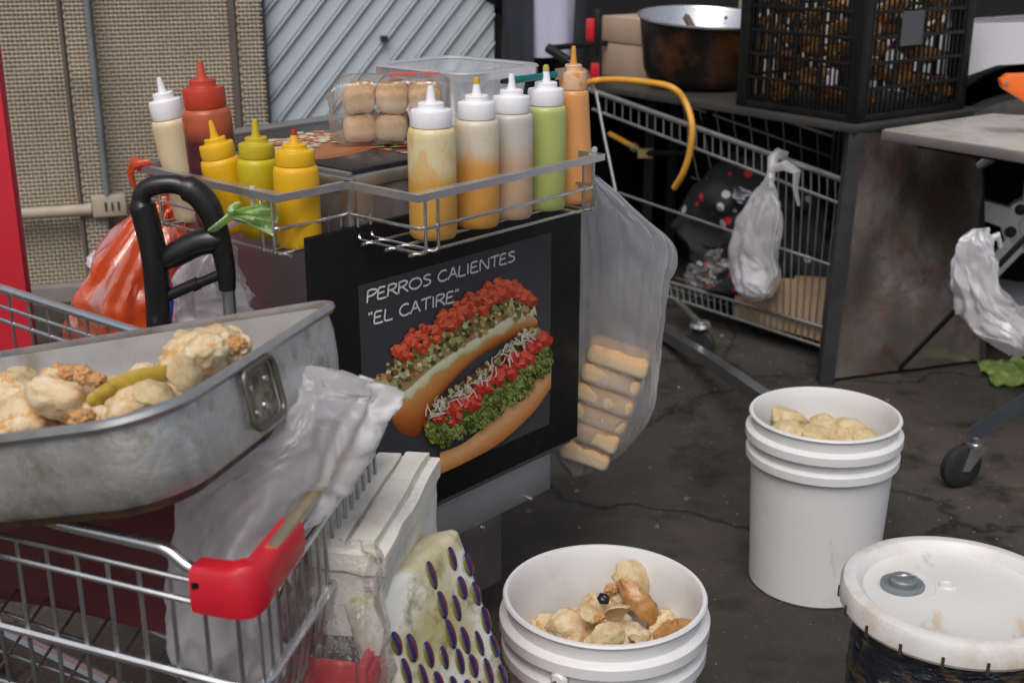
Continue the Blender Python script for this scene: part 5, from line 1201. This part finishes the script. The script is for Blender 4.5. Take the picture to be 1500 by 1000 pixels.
# white bag on the brace rod
RBY = 3.02
wbr = thing('carrier_bag', 'bulging white plastic bag tied to the dark brace rod', 'bag', D(1460,510,RBY))
b = bag(rgs([(1430,336,10,1,.2),(1428,352,22,1,.35),(1426,380,26,.9,.4),(1424,410,30,.8,.5),(1442,440,44,.6,.8),(1462,468,52,.4,1),(1476,494,44,.3,1),(1482,512,20,.2,.6),(1483,517,4,0,.1)], RBY, .07), seed=61, fold=.010, big=.03, freq=5); part(b, 'bag_body', MAT['white_film'], wbr)
b = B(); rod = lambda px: min(((abs(pix(G+(Gt-G)*k/200)[0]-px)), k) for k in range(201))[1]
kr = G+(Gt-G)*(rod(1418)/200); b.tube([D(1432,420,RBY), kr+V((.02,-.02,.02)), kr+V((-.01,-.02,.0)), kr+V((-.02,.0,-.02)), kr+V((-.026,-.01,-.05))], [.01,.014,.016,.012,.006], 10); b.tube([D(1440,356,RBY), D(1462,345,RBY), D(1466,362,RBY)], [.012,.010,.006], 8); part(b, 'bag_handle', MAT['white_film'], wbr)

# --- black crate of fried food
MAT['crate_black'] = M('dusty black crate', (.007,.007,.007), .5, 0, .35, 14, col2=(.026,.024,.021), lo=.56, hi=.8, s2=18, spec=.25)
ck = tq(-.025, .045, TZ)
ct = thing('plastic_crate', 'black slatted plastic crate holding golden brown food', 'crate', tq(-.27,.25,TZ))
CL, CW, CH = .47, .50, .40
def cx(a, q, z): return tq(-.02-a, .03+q, TZ+.002+z)
def cbox(b, a0, a1, q0, q1, z0, z1): return b.prism([cx(a0,q0,z0),cx(a0,q1,z0),cx(a1,q1,z0),cx(a1,q0,z0)], (0,0,z1-z0))
def cpart(name, *a, parent=None): b = B(); cbox(b, *a); return part(b, name, MAT['crate_black'], parent or ct, bevel=.0015)
cpart('base', .01,CL-.01,.01,CW-.01,.018,.028)
for a in (.0, CL-.04):
    for q in (.0, CW-.035): cpart('corner_post', a, a+.04, q, q+.035, 0, CH)
for z, h in ((.0,.020),(.085,.010),(.155,.010),(.225,.010),(.295,.010),(CH-.05,.048)):
    cpart('rail', .041,CL-.041,.002,.012,z,z+h); cpart('rail', .041,CL-.041,CW-.012,CW-.002,z,z+h)
    cpart('rail', .002,.012,.036,CW-.036,z,z+h); cpart('rail', CL-.012,CL-.002,.036,CW-.036,z,z+h)
for k in range(24):
    a = .045+k*(CL-.095)/23; wd = .011 if k % 6 == 0 else .0045
    cpart('slat', a, a+wd, .0035,.0105,.0205,CH-.051)
for k in range(20):
    q = .040+k*(CW-.085)/19; wd = .012 if k % 5 == 0 else .0045
    cpart('slat', .0035,.0105,q,q+wd,.0205,CH-.051)
for k in range(8):
    a = .06+k*.05; cpart('slat', a, a+.012, CW-.0105,CW-.0035,.0205,CH-.051); q = .05+k*.042; cpart('slat', CL-.0105,CL-.0035,q,q+.012,.0205,CH-.051)
b = B(); cbox(b, -.0035,.0005,.16,.255,.205,.300); part(b, 'blank_plate', M('grey plate', (.06,.065,.07), .4), ct)
b = B(); cbox(b, -.004,.0,.14,.265,.345,.395); part(b, 'pale_label', M('pale label', (.50,.56,.66), .5), ct)
MAT['fried'] = food_mat('fried golden piece', (.36,.17,.035), (.15,.05,.01), (.06,.02,.01), .48, .62)
FRI = [lump_mesh(90+s, MAT['fried'], .3, (1,.6,.5)) for s in range(3)]
G5 = 'fried pieces in the black crate'
for k in range(84):
    a, q = rf.uniform(.05,CL-.06), rf.uniform(.05,CW-.06)
    if k < 56: 
        if k % 2: a = rf.uniform(.045,.06)
        else: q = rf.uniform(.045,.06)
    food(rf.choice(FRI), cx(a, q, .045+.31*(k % 28)/27), rf.uniform(.032,.045), 'golden brown fried piece heaped inside the black crate', G5)

# --- pot
pc0 = tq(-.90, .27, TZ); pt = thing('cooking_pot', 'wide soot blackened aluminium pot with a wooden spoon handle inside', 'pot', (pc0.x, pc0.y, TZ+.021), (R(5), R(2), 0))
PRd, PHt = .225, .215
MAT['soot'] = M('sooty pot side', (.016,.013,.012), .35, .35, .4, 6, col2=(.13,.05,.018), lo=.46, hi=.66, s2=6, bmp=.15, bs=20)
b = B(); b.lathe([(0,0),(PRd*.74,0),(PRd*.82,.010),(PRd*.88,.04),(PRd*.99,PHt-.006)], 64); part(b, 'pot_side', MAT['soot'], pt, world=False)
b = B(); b.lathe([(PRd*.99,PHt-.006),(PRd+.006,PHt-.005),(PRd+.007,PHt),(PRd,PHt+.002),(PRd*.975,PHt-.004),(PRd*.865,.04),(PRd*.78,.016),(0,.013)], 64); part(b, 'pot_lining', M('bright pot lining', (.62,.63,.66), .3, .8, .08, 7), pt, world=False)
for a in (100, 62):
    for dz in (0, .018):
        b = B(); q = V((math.cos(R(a))*PRd*.968, math.sin(R(a))*PRd*.968, PHt-.032-dz)); b.lathe([(0,.006),(.006,.004),(.008,0)], 12, Matrix.Translation(q) @ (-V((q.x,q.y,0))).to_track_quat('Z','Y').to_matrix().to_4x4()); part(b, 'rivet', MAT['dark_bar'], pt, world=False)
b = B(); b.tube([V((.06,-.08,.03)), V((-.005,.02,.15)), V((-.045,.085,.222))], [.014,.012,.013], 12)
single(b.mesh('spoon', M('dark wood', (.075,.045,.03), .6, 0, .3, 20)), 'wooden_spoon', None, 'dark wooden spoon handle sticking out of the sooty pot', 'spoon', (pc0.x, pc0.y, TZ+.004))
# cardboard box behind
cbx = tq(-1.06, .42, TZ)
bx = thing('cardboard_box', 'plain brown cardboard box on the stall table beside the pot', 'box', tq(-1.22,.33,TZ))
MAT['card'] = M('cardboard', (.44,.32,.235), .85, 0, .08, 3, bmp=.06, bs=8)
BH = D(860, 24, tq(-1.1,.3,0).y).z-TZ
BH = .215
b = B(); tbox(b, -1.345, -1.10, .20, .46, TZ+.001, TZ+BH*.56); part(b, 'lower_half', MAT['card'], bx, bevel=.004)
b = B(); tbox(b, -1.348, -1.097, .197, .463, TZ+BH*.57, TZ+BH); part(b, 'lid', MAT['card'], bx, bevel=.006)

# --- hose
MAT['hose'] = M('orange gas hose', (.68,.33,.04), .42, 0, .08, 20)
hs = thing('gas_hose', 'orange gas hose looping over the stall table edge', 'hose', Z(1000,130,TZ))
hz = TZ+.010
tfp = lambda px, py, off=-.012: PL(px, py, TN-tp_*-off, tp_)
pts = [tq(-1.12,-.10,.70), Z(846,130,.775), Z(870,119,.79), Z(905,117,.80), Z(950,121,.80), Z(985,129,.79), tfp(1004,150,-.03), tfp(1014,185,-.04), tfp(1010,225,-.04), tfp(1000,255,-.04), tfp(988,275,-.03)]
b = B(); b.tube([cat(pts, k/60) for k in range(61)], .0105, 10); part(b, 'hose_pipe', MAT['hose'], hs)
vs0, vs1 = tfp(893,196,.06), tfp(926,214,.06)
vt = thing('gas_valve', 'short orange hose with brass fitting below the stall table', 'gas valve', vs1)
b = B(); b.tube([vs0, vs1], .0095, 10); part(b, 'hose_end', MAT['hose'], vt)
dv = (vs1-vs0).normalized(); b = B(); b.tube([vs1, vs1+dv*.025], .016, 6); b.tube([vs1+dv*.025, vs1+dv*.06], .009, 8); b.box(vs1+dv*.07, (.05,.03,.03)); part(b, 'brass_fitting', M('brass', (.45,.36,.16), .4, .8), vt)
b = B(); b.tube([vs1+dv*.07, V((*(vs1+dv*.22+tp_*.05).xy, vs1.z)), V((*(vs1+dv*.3+tp_*.1).xy, TZ-.03))], .012, 8); part(b, 'feed_pipe', MAT['black_matt'], vt)

# ================================================================== SECOND SHOPPING CART under the stall table
S_R, S_L = D(1234, 264, 3.66), D(862, 131, 4.42)
sd_ = (S_R-S_L); sd_.z = 0; sd_.normalize(); sn = V((sd_.y, -sd_.x, 0))      # towards camera
so_ = V((S_R.x, S_R.y, 0))
def sp2(px, py, back=0): return PL(px, py, so_, sn)-sn*back
c2t = thing('shopping_cart', 'dull wire shopping cart parked under the stall table', 'shopping cart', (sp2(1100,460).x, sp2(1100,460).y, 0))
def w2(name, pts, r, mat='chrome_dull'): b = B(); b.tube(pts, r, 8); return part(b, name, MAT[mat], c2t)
for back in (0, .40):
    w2('rim_bar', [sp2(862,131,back), sp2(1236,264,back)], .0095); w2('side_rail', [sp2(868,160,back), sp2(1232,299,back)], .0055)
    w2('side_rail', [sp2(905,282,back), sp2(1222,390,back)], .0045); w2('side_rail', [sp2(930,398,back), sp2(1208,480,back)], .0055); w2('side_rail', [sp2(935,420,back), sp2(1205,508,back)], .005)
    nw = 30 if not back else 14
    for k in range(nw):
        f = (k+.5)/nw; x = 870+360*f; top = sp2(x, 134+130*f, back); mid = sp2(x, 161+138*f, back)
        xb_ = 935+270*f; bot = sp2(xb_, 420+88*f, back)
        if back: w2('upright_wire', [top, bot], .0026)
        else:
            w2('upright_wire', [top, mid], .0028)
            if f > .70: w2('upright_wire', [mid, bot], .0024)
            w2('upright_wire', [sp2(930+278*f, 398+82*f), bot], .0024)
for f in [k/12 for k in range(13)]: w2('floor_wire', [sp2(935+270*f, 420+88*f, 0), sp2(935+270*f, 420+88*f, .4)], .0028)
for bk in (.1,.2,.3): w2('floor_wire', [sp2(935,420,bk)+V((0,0,-.005)), sp2(1205,508,bk)+V((0,0,-.005))], .003)
for k in range(9): w2('front_wire', [sp2(1232,264,.4*k/8), sp2(1205,508,.4*k/8)], .0026)
w2('front_rail', [sp2(1236,264), sp2(1236,264,.4)], .009)
w2('frame_tube', [sp2(876,134,-.01), sp2(890,205,-.012), sp2(905,280,-.01)], .006, 'chrome')
# handle end (upper left)
hA, hB = sp2(866,106,-.02), sp2(812,70,-.03)
w2('handle_arm', [sp2(872,132,0), hA, sp2(838,88,-.02)], .008, 'chrome'); b = B(); b.tube([sp2(840,90,-.02), hB], .017, 12); part(b, 'handle_grip', MAT['black_plastic'], c2t)
w2('handle_arm', [hB, hB-sn*.42], .011, 'black_plastic'); w2('handle_arm', [hB-sn*.40, sp2(864,131,.40)], .008, 'chrome')
for px, py, h in ((850,45,.075),(846,118,.05),(857,105,.05)):
    b = B(); q = sp2(px, py, .05); b.box(q, (.030,.02,h)); part(b, 'red_clip', MAT['red_plastic'], c2t, bevel=.004)
b = B(); b.box(sp2(858,50,.06), (.020,.02,.16)); part(b, 'clip_strap', MAT['black_plastic'], c2t, bevel=.004)
# chassis
ch0, ch1 = sp2(967,474,.0), sp2(1200,560,.0)
b = B(); b.tube([ch0, ch1], .015, square=True); b.tube([ch0-sn*.36, ch1-sn*.36], .015, square=True); part(b, 'chassis_bar', MAT['dark_bar'], c2t, angle=20)
b = B(); b.tube([D(964,482,3.93), D(1040,528,3.45), D(1112,578,2.98), D(1142,598,2.80)], .017, square=True); part(b, 'chassis_bar', M('satin bar', (.16,.165,.17), .35, .7), c2t, angle=20)
cb2 = Z(1024, 524, 0)
for p_, hh in ((V((cb2.x,cb2.y,0)), .12), (V((*(cb2-sn*.34).xy,0)), .12), (V((D(1142,598,2.80).x, 2.80, 0)), D(1142,598,2.80).z), (V((*(sp2(1190,540,.34)).xy,0)), .12)):
    b = B(); b.lathe([(.018,-.012),(.042,-.012),(.048,-.006),(.048,.006),(.042,.012),(.018,.012)], 24, Matrix.Translation(p_+V((0,0,.048))) @ Matrix.Rotation(R(60),4,'Z') @ Matrix.Rotation(R(90),4,'Y'), cap0=True, cap1=True); cc = part(b, 'castor', MAT['black_rubber'], c2t)
    b = B(); b.tube([p_+V((0,0,.052)), p_+V((0,0,max(hh,.11)))], .012, 8); b.lathe([(.030,-.006),(.034,0),(.030,.012),(0,.014)], 20, Matrix.Translation(p_+V((0,0,.104)))); part(b, 'castor_fork', MAT['chrome'], cc)
w2('chassis_post', [sp2(985,440,.02), V((cb2.x,cb2.y,.11))], .010); w2('chassis_post', [sp2(1180,500,.1), sp2(1190,545,.1)], .010); w2('chassis_post', [sp2(985,440,.36), sp2(980,478,.36)], .010)
# contents
def fabmat():
    m, t, p = nodes('black flowered cloth'); v = tex(t, 'Voronoi', scale=20); v.inputs['Randomness'].default_value = .9
    spt = ramp(t, v.outputs['Distance'], [(.24, 1.), (.32, 0.)]); sepn = N(t, 'SeparateColor'); t.links.new(v.outputs['Color'], sepn.inputs[0])
    pick = ramp(t, sepn.outputs[0], [(.48, (.42,.012,.018)), (.52, (.34,.34,.36))], 'CONSTANT'); on = ramp(t, sepn.outputs[1], [(.35, 0.), (.36, 1.)])
    mm = N(t, 'Math', operation='MULTIPLY'); t.links.new(spt, mm.inputs[0]); t.links.new(on, mm.inputs[1])
    t.links.new(mixc(t, mm.outputs[0], (.008,.008,.010), pick), p.inputs['Base Color']); p.inputs['Roughness'].default_value = .8; return m
def mound(spec, seed, fold, big, n=90, m=60, freq=7, pleat=.12): 
    return bag([(sp2(px,py,bk), sd_*hw, -sn*dp, wt) for px, py, bk, hw, dp, wt in spec], n, m, seed, pleat, fold*.5, big, freq)
b = mound([(1058,232,.17,.05,.04,.6),(1066,256,.17,.14,.10,.8),(1062,295,.17,.23,.13,.8),(1060,335,.17,.29,.15,.7),(1068,375,.17,.32,.15,.6),(1080,410,.17,.29,.15,.4),(1088,445,.17,.27,.15,.2),(1090,457,.17,.05,.04,0)], 71, .05, .045)
single(b, 'flowered_cloth', fabmat(), 'bundled black cloth with red and white flowers inside the wire cart', 'cloth', sp2(1090,455,.2))
b = mound([(1050,366,.07,.02,.02,.5),(1040,380,.07,.06,.03,.8),(1018,400,.07,.09,.04,.7),(1012,425,.07,.09,.04,.5),(1012,440,.07,.03,.02,.2)], 72, .03, .03)
single(b, 'clear_bag', MAT['clear'], 'crumpled clear bag against the flowered cloth in the wire cart', 'bag', sp2(1012,438,.07))
b = B(); q = [sp2(1074,404,.012), sp2(1206,412,.012), sp2(1200,500,.012), sp2(1072,468,.012)]; rows = []
for i in range(10):
    f = i/9; rows.append([(q[0]+(q[1]-q[0])*f)*(1-j/7)+(q[3]+(q[2]-q[3])*f)*(j/7)+sn*(.012*noise.noise(V((f*4,j*.5,3)))) for j in range(8)])
b.rings(rows, closed=False); b.rings([[p_-sn*.05 for p_ in r_][::-1] for r_ in rows], closed=False)
single(b, 'paper_bag', M('brown paper', (.36,.24,.15), .85, 0, .12, 6, bmp=.3, bs=10), 'flat brown paper bag lying in the wire cart', 'paper bag', q[3])
b = mound([(1200,474,.05,.01,.01,.2),(1198,482,.05,.035,.03,.3),(1196,494,.05,.045,.03,.3),(1194,502,.05,.02,.02,.1)], 73, .02, .012, 40, 20)
single(b, 'paper_scrap', M('white scrap', (.68,.68,.72), .7), 'small crumpled white scrap at the wire cart corner', 'paper', sp2(1194,502,.05))
b = mound([(1080,278,-.0,.012,.01,.2),(1080,285,.04,.045,.02,.3),(1082,296,.04,.05,.02,.3),(1084,304,.04,.03,.012,.1)], 74, .015, .012, 32, 16)
single(b, 'paper_scrap', M('grey scrap', (.30,.30,.34), .7), 'grey folded scrap lying on the flowered cloth', 'paper', sp2(1082,300,.04))
# knotted bag on the rim
hgb = thing('knotted_bag', 'knotted translucent bag with a white bundle hanging from the wire cart rim', 'bag', sp2(1118,435,-.05))
b = bag([(sp2(px,py,-.055), sd_*hw, -sn*dp, wt) for px, py, hw, dp, wt in ((1143,258,.012,.010,.8),(1140,268,.020,.014,1),(1134,290,.045,.03,1),(1126,320,.070,.045,.8),(1120,355,.086,.05,.5),(1119,385,.088,.05,.4),(1120,410,.080,.05,.3),(1122,428,.055,.04,.3),(1123,438,.01,.01,0))], 100, 76, 81, .14, .0075, .018, 7); part(b, 'bag_film', MAT['pale_film'], hgb)
b = bag([(sp2(px,py,-.05), sd_*hw, -sn*dp, wt) for px, py, hw, dp, wt in ((1116,372,.01,.01,.3),(1114,382,.05,.03,.3),(1116,402,.065,.035,.3),(1120,420,.055,.03,.3),(1121,430,.01,.01,0))], 40, 20, 82, .1, .01, .01, 5); part(b, 'bundle', M('white bundle', (.74,.75,.80), .6), hgb)
b = B(); b.tube([sp2(1143,260,-.05), sp2(1140,245,-.035), sp2(1138,232,-.02), sp2(1140,224,.0), sp2(1148,228,.02)], [.014,.012,.018,.016,.01], 10); b.tube([sp2(1140,246,-.04), sp2(1160,240,-.035), sp2(1176,250,-.03), sp2(1172,275,-.025), sp2(1176,300,-.02)], [.010,.016,.012,.007,.004], 8, flat=1.6); part(b, 'knot', MAT['pale_film'], hgb)

# ================================================================== PARKED CAR (only wing and wheel in view)
ax = tf; an = V((-tp_.x, -tp_.y, 0))        # ax: along the car towards near right, an: towards the stall
Wc = D(1484, 342, 3.84); Wc = V((Wc.x, Wc.y, .36))
car = thing('parked_car', 'white parked car behind the side table with a five spoke alloy wheel', 'car', (Wc.x, Wc.y, 0))
def cr(a, z, o=0): return Wc+ax*a+an*o+V((0,0,z-.36))
MAT['car'] = M('white car paint', (.70,.70,.76), .25, 0, .03, 2, coat=.5)
def prof(wd):       # side outline with wheel arches; a: along, z
    top = [(-.82,.42),(-.86,.60),(-.80,.80),(-.62,.96),(.35,1.04),(.95,1.44),(2.3,1.50),(3.1,1.36),(3.35,1.05),(3.42,.62),(3.36,.38)]
    bot = []
    for cxn in (2.62, 0.0):
        bot += [(cxn+.45*math.cos(R(a)), .36+.45*math.sin(R(a))) for a in [ -0+ 15*k for k in range(13)] if True][0:13]
    return top, bot
top, bot = prof(0); outline = top+[(2.62+.49,.30)]+[(2.62+.49*math.cos(R(15*k)), .40+.49*math.sin(R(15*k))) for k in range(13)]+[(2.62-.49,.28),(.49,.28)]+[(.49*math.cos(R(15*k)), .40+.49*math.sin(R(15*k))) for k in range(13)]+[(-.49,.36)]
b = B(); n_ = len(outline); lay_ = []
for o, k in ((.02,0),(0,.0),(-.04,.02),(-1.66,.02),(-1.70,0)):
    lay_.append([cr(a, z, o-(.16*max(0,(z-1.04)/.4) if o > -.8 else -.16*max(0,(z-1.04)/.4))) for a, z in outline])
b.rings(lay_[1:], cap0=True, cap1=True); part(b, 'body', MAT['car'], car, angle=30)
b = B(); b.box(cr(1.2,.55,-.85), (.1,.1,.1)); 
for cxn in (0, 2.62):
    b = B(); b.lathe([(.40,-.20),(.48,-.20),(.48,.0)], 40, Matrix.Translation(cr(cxn,.40,-.10)) @ an.to_track_quat('Z','Y').to_matrix().to_4x4()); b.lathe([(0,-.20),(.48,-.20)], 40, Matrix.Translation(cr(cxn,.40,-.10)) @ an.to_track_quat('Z','Y').to_matrix().to_4x4()); part(b, 'wheel_arch', MAT['black_matt'], car)
    Mw = Matrix.Translation(cr(cxn,.40,-.08)) @ (Matrix.Rotation(R(38 if cxn == 0 else 0),3,'Z') @ an).to_track_quat('Z','Y').to_matrix().to_4x4() @ Matrix.Scale(1.125, 4)
    b = B(); b.lathe([(.22,-.10),(.32,-.10),(.352,-.08),(.355,0),(.352,.075),(.32,.098),(.235,.095),(.22,.08)], 56, Mw); wh = part(b, 'tyre', MAT['black_rubber'], car)
    b = B(); b.lathe([(.205,.0),(.215,.06),(.238,.094),(.232,.098),(.222,.094),(.208,.07),(.20,.03),(.19,-.06)], 56, Mw)
    for k in range(5):
        a = R(72*k+20); d_ = V((math.cos(a), math.sin(a), 0)); s_ = V((-d_.y, d_.x, 0))
        q = lambda r, w_, h: Mw @ (d_*r+s_*w_+V((0,0,h)))
        b.add([q(.04,-.030,.072),q(.04,.030,.072),q(.215,.022,.085),q(.215,-.022,.085),q(.04,-.030,.04),q(.04,.030,.04),q(.215,.022,.05),q(.215,-.022,.05)], [(0,1,2,3),(7,6,5,4),(0,3,7,4),(1,5,6,2),(2,6,7,3)])
    b.lathe([(.078,.03),(.078,.068),(.066,.074),(.035,.074),(.032,.080),(0,.080)], 40, Mw); rim = part(b, 'rim', M('alloy', (.78,.78,.80), .35, .3) if cxn == 0 else bpy.data.materials['alloy'], wh, angle=30)
    b = B(); b.lathe([(0,-.05),(.20,-.05)], 40, Mw); part(b, 'brake_disc', MAT['black_matt'], wh)
    for k in range(5):
        a = R(72*k+56); b = B(); b.lathe([(.016,.070),(.016,.076),(.010,.076),(.010,.084),(0,.086)], 12, Mw @ Matrix.Translation((.056*math.cos(a), .056*math.sin(a), 0))); part(b, 'lug_nut', MAT['dark_bar'], wh)
for a0, a1 in ((.55,1.45),(1.52,2.45)):
    b = B(); z0_ = 1.06; q = [(a0+.08,z0_),(a1,z0_),(a1-.02,1.38),(a0+.48 if a0 < 1 else a0,1.36)]
    b.add([cr(a, z, .003-.16*max(0,(z-1.04)/.4)) for a, z in q], [(0,1,2,3)]); part(b, 'window', M('car glass', (.02,.022,.025), .08) if a0 < 1 else bpy.data.materials['car glass'], car)
b = B(); b.add([cr(-.835,z,o) for z, o in ((.62,-.1),(.62,-.45),(.72,-.42),(.72,-.1))], [(0,1,2,3)]); part(b, 'headlight', M('lamp glass', (.6,.6,.62), .1), car)
# orange clamp handle on the side table
oh = thing('clamp_handle', 'orange plastic clamp handle with a steel pin on the side table', 'handle', rq(.22,.55,RZt))
ho, hn = rq(.16,.50,0), an
hq = lambda px, py: D(px, py, 3.42)
b = B(); b.prism([hq(1466,118), hq(1478,109), hq(1530,108), hq(1560,150), hq(1560,172), hq(1530,168), hq(1496,146), hq(1470,130)], V((0,.03,0))); part(b, 'grip', M('orange plastic', (.75,.14,.015), .4), oh, bevel=.004)
b = B(); q = hq(1474,122); b.tube([q+V((0,-.004,0)), q+V((0,.04,0))], .006, 10); part(b, 'pin', MAT['chrome'], oh)
b = B(); b.tube([hq(1550,160), V((hq(1550,160).x, 3.44, RZt))], .012, 8); part(b, 'stem', MAT['dark_bar'], oh)

# ================================================================== THINGS BEHIND: slatted boards and a bystander
pw = tq(-.80, .85, 0)
slt = thing('wooden_pallet', 'pale wooden pallet standing upright behind the sooty pot', 'pallet', pw)
MAT['pale_wood'] = M('pale wood', (.40,.34,.27), .8, 0, .15, 8)
for k in range(8):
    b = B(); a = -.50+k*.125; b.prism([tq(-.80+a,.85,0.0), tq(-.80+a+(.075 if k % 2 else .09),.85,0.0), tq(-.80+a+(.075 if k % 2 else .09),.868,0.0), tq(-.80+a,.868,0.0)], (0,0,1.18)); part(b, 'board', MAT['pale_wood'], slt, bevel=.002)
for z in (.15,.6,1.08):
    b = B(); b.prism([tq(-1.31,.869,z), tq(-.30,.869,z), tq(-.30,.91,z), tq(-1.31,.91,z)], (0,0,.09)); part(b, 'cross_rail', MAT['pale_wood'], slt)
# bystander
pcn = D(790, 45, 4.52); PX, PY = pcn.x+.03, 4.80
per = thing('person', 'person standing in a dark jacket over a pale lavender shirt', 'person', (PX, PY, 0), (0,0,R(12)))
J = {'pel':(0,0,.95,.155),'wst':(0,0,1.12,.135),'che':(0,.0,1.32,.15),'nk0':(0,0,1.48,.075),'nk':(0,-.01,1.54,.055),'hd0':(0,-.02,1.62,.085),'hd1':(0,-.02,1.72,.088),
     'lh':(.09,0,.88,.095),'lk':(.10,-.02,.48,.062),'la':(.11,.02,.09,.045),'lt':(.12,-.13,.035,.035),'rh':(-.09,0,.88,.095),'rk':(-.10,-.02,.48,.062),'ra':(-.11,.02,.09,.045),'rt':(-.12,-.13,.035,.035),
     'ls':(.18,0,1.42,.065),'le':(.215,.08,1.14,.045),'lw':(.10,.17,.98,.034),'lf':(.04,.18,.94,.028),'rs':(-.18,0,1.42,.065),'re':(-.215,.08,1.14,.045),'rw':(-.10,.17,.98,.034),'rf':(-.04,.18,.94,.028)}
Ed = [('pel','wst'),('wst','che'),('che','nk0'),('nk0','nk'),('nk','hd0'),('hd0','hd1'),('pel','lh'),('lh','lk'),('lk','la'),('la','lt'),('pel','rh'),('rh','rk'),('rk','ra'),('ra','rt'),('che','ls'),('ls','le'),('le','lw'),('lw','lf'),('che','rs'),('rs','re'),('re','rw'),('rw','rf')]
kk = list(J); me = bpy.data.meshes.new('body'); me.from_pydata([J[k][:3] for k in kk], [(kk.index(a), kk.index(c_)) for a, c_ in Ed], [])
tmp = bpy.data.objects.new('tmp_body', me); COL.objects.link(tmp); sm_ = tmp.modifiers.new('s', 'SKIN'); 
for i, k in enumerate(kk):
    sv = me.skin_vertices[0].data[i]; sv.radius = (J[k][3], J[k][3]*(.72 if k in ('pel','wst','che') else 1)); sv.use_root = (k == 'pel')
tmp.modifiers.new('u', 'SUBSURF').levels = 2
dg = bpy.context.evaluated_depsgraph_get(); bme = bpy.data.meshes.new_from_object(tmp.evaluated_get(dg)); bpy.data.objects.remove(tmp); bme.name = 'body'
mskin = M('skin', (.42,.25,.17), .55); bme.materials.clear(); bme.materials.append(mskin); mtr = M('dark trousers', (.02,.022,.03), .85); bme.materials.append(mtr)
for f_ in bme.polygons:
    f_.use_smooth = True
    if f_.center.z < 1.0 and abs(f_.center.x) < .21: f_.material_index = 1
part(bme, 'body', None, per)
def hull(z0, z1, prof_, a0, a1, n=40, seed=0, wob=.01):
    rows = []
    for i in range(15):
        f = i/14; z = z0+(z1-z0)*f; rx, ry = prof_(f); row = []
        for j in range(n+1):
            a = a0+(a1-a0)*j/n; k = 1+wob*math.sin(a*9+f*3+seed)/.2*(1-f*.6); row.append(V((rx*k*math.cos(a), ry*k*math.sin(a)-.01, z)))
        rows.append(row)
    b = B(); b.rings(rows, closed=False); return b
MAT['jacket'] = M('dark jacket', (.022,.025,.034), .8, 0, .3, 6)
b = hull(.82, 1.47, lambda f: (.130+.03*f, .105+.02*f), 0, 2*math.pi, wob=.012); sh1 = part(b, 'shirt', M('lavender shirt', (.52,.52,.68), .8, 0, .08, 6), per, world=False, angle=80)
b = hull(.76, 1.49, lambda f: (.155+.03*f, .135), R(-62), R(242), wob=.010, seed=2); b.f = b.f; part(b, 'jacket', MAT['jacket'], per, world=False, angle=80)
for s_ in (1,-1):
    b = B(); b.tube([cat([V((.17*s_,0,1.43)), V((.20*s_,.05,1.28)), V((.215*s_,.09,1.12)), V((.15*s_,.15,1.02)), V((.09*s_,.17,.98))], k/16) for k in range(17)], [.082,.08,.075,.072,.07,.068,.066,.066,.064,.063,.062,.06,.058,.056,.055,.054,.053], 14); part(b, 'sleeve', MAT['jacket'], per, world=False)
    b = B()
    for k, (dz, l) in enumerate(((-.022,.07),(-.008,.08),(.007,.078),(.021,.062))): b.tube([V((.045*s_,.185,.945+dz)), V((.045*s_-s_*l*.5,.20,.94+dz)), V((.045*s_-s_*l,.197,.93+dz))], [.010,.009,.007], 8)
    b.tube([V((.05*s_,.185,.97)), V((.03*s_,.20,.985)), V((.01*s_,.20,.985))], [.011,.010,.008], 8); part(b, 'fingers', mskin, per, world=False)
    b = B(); b.lathe([(0,-.03),(.03,-.02),(.035,0),(.02,.03),(0,.035)], 10, Matrix.Translation((.115*s_,-.08,.035)) @ Matrix.Scale(2.6,4,V((0,1,0)))); part(b, 'shoe', MAT['black_rubber'], per, world=False)
b = B(); b.lathe([(.0,.105),(.06,.09),(.10,.04),(.105,-.01),(.10,-.05)], 24, Matrix.Translation((0,.0,1.70))); part(b, 'hair', M('dark hair', (.012,.01,.009), .6), per, world=False)
b = B(); b.prism([V((-.012,-.10,1.635)),V((.012,-.10,1.635)),V((0,-.10,1.69))], V((0,-.025,-.005))); part(b, 'nose', mskin, per, world=False, bevel=.004)
for s_ in (1,-1):
    b = B(); b.lathe([(0,-.012),(.009,-.006),(.012,0),(.009,.006),(0,.012)], 10, Matrix.Translation((.034*s_,-.098,1.685))); part(b, 'eye', M('eye', (.05,.04,.04), .2) if s_ == 1 else bpy.data.materials['eye'], per, world=False)
b = B(); b.box((0,-.103,1.605), (.045,.008,.008)); part(b, 'mouth', M('lips', (.30,.12,.10), .5), per, world=False, bevel=.002)
# green scrap on the ground
gs = Z(1482, 546, .012); b = B(); rows = []
for i in range(13):
    row = []
    for j in range(13):
        u, q = (i/12-.5), (j/12-.5); k = 1+.25*noise.noise(V((u*4,q*4,1))); row.append(V((gs.x+u*.16*k+.02*q, gs.y+q*.20*k, .008+.030*abs(noise.noise(V((u*5,q*5,7))))+.012*math.exp(-(u*u+q*q)*8))))
    rows.append(row)
b.rings(rows, closed=False); b.rings([[p_-V((0,0,.004)) for p_ in r_][::-1] for r_ in rows], closed=False)
single(b, 'lettuce_leaf', M('lettuce', (.20,.30,.07), .6, 0, .25, 40, col2=(.34,.42,.16), lo=.5, hi=.65, s2=40, bmp=.4, bs=60), 'crushed pale green leaf lying on the asphalt by the sheet metal panel', 'leaf', (gs.x, gs.y, 0))
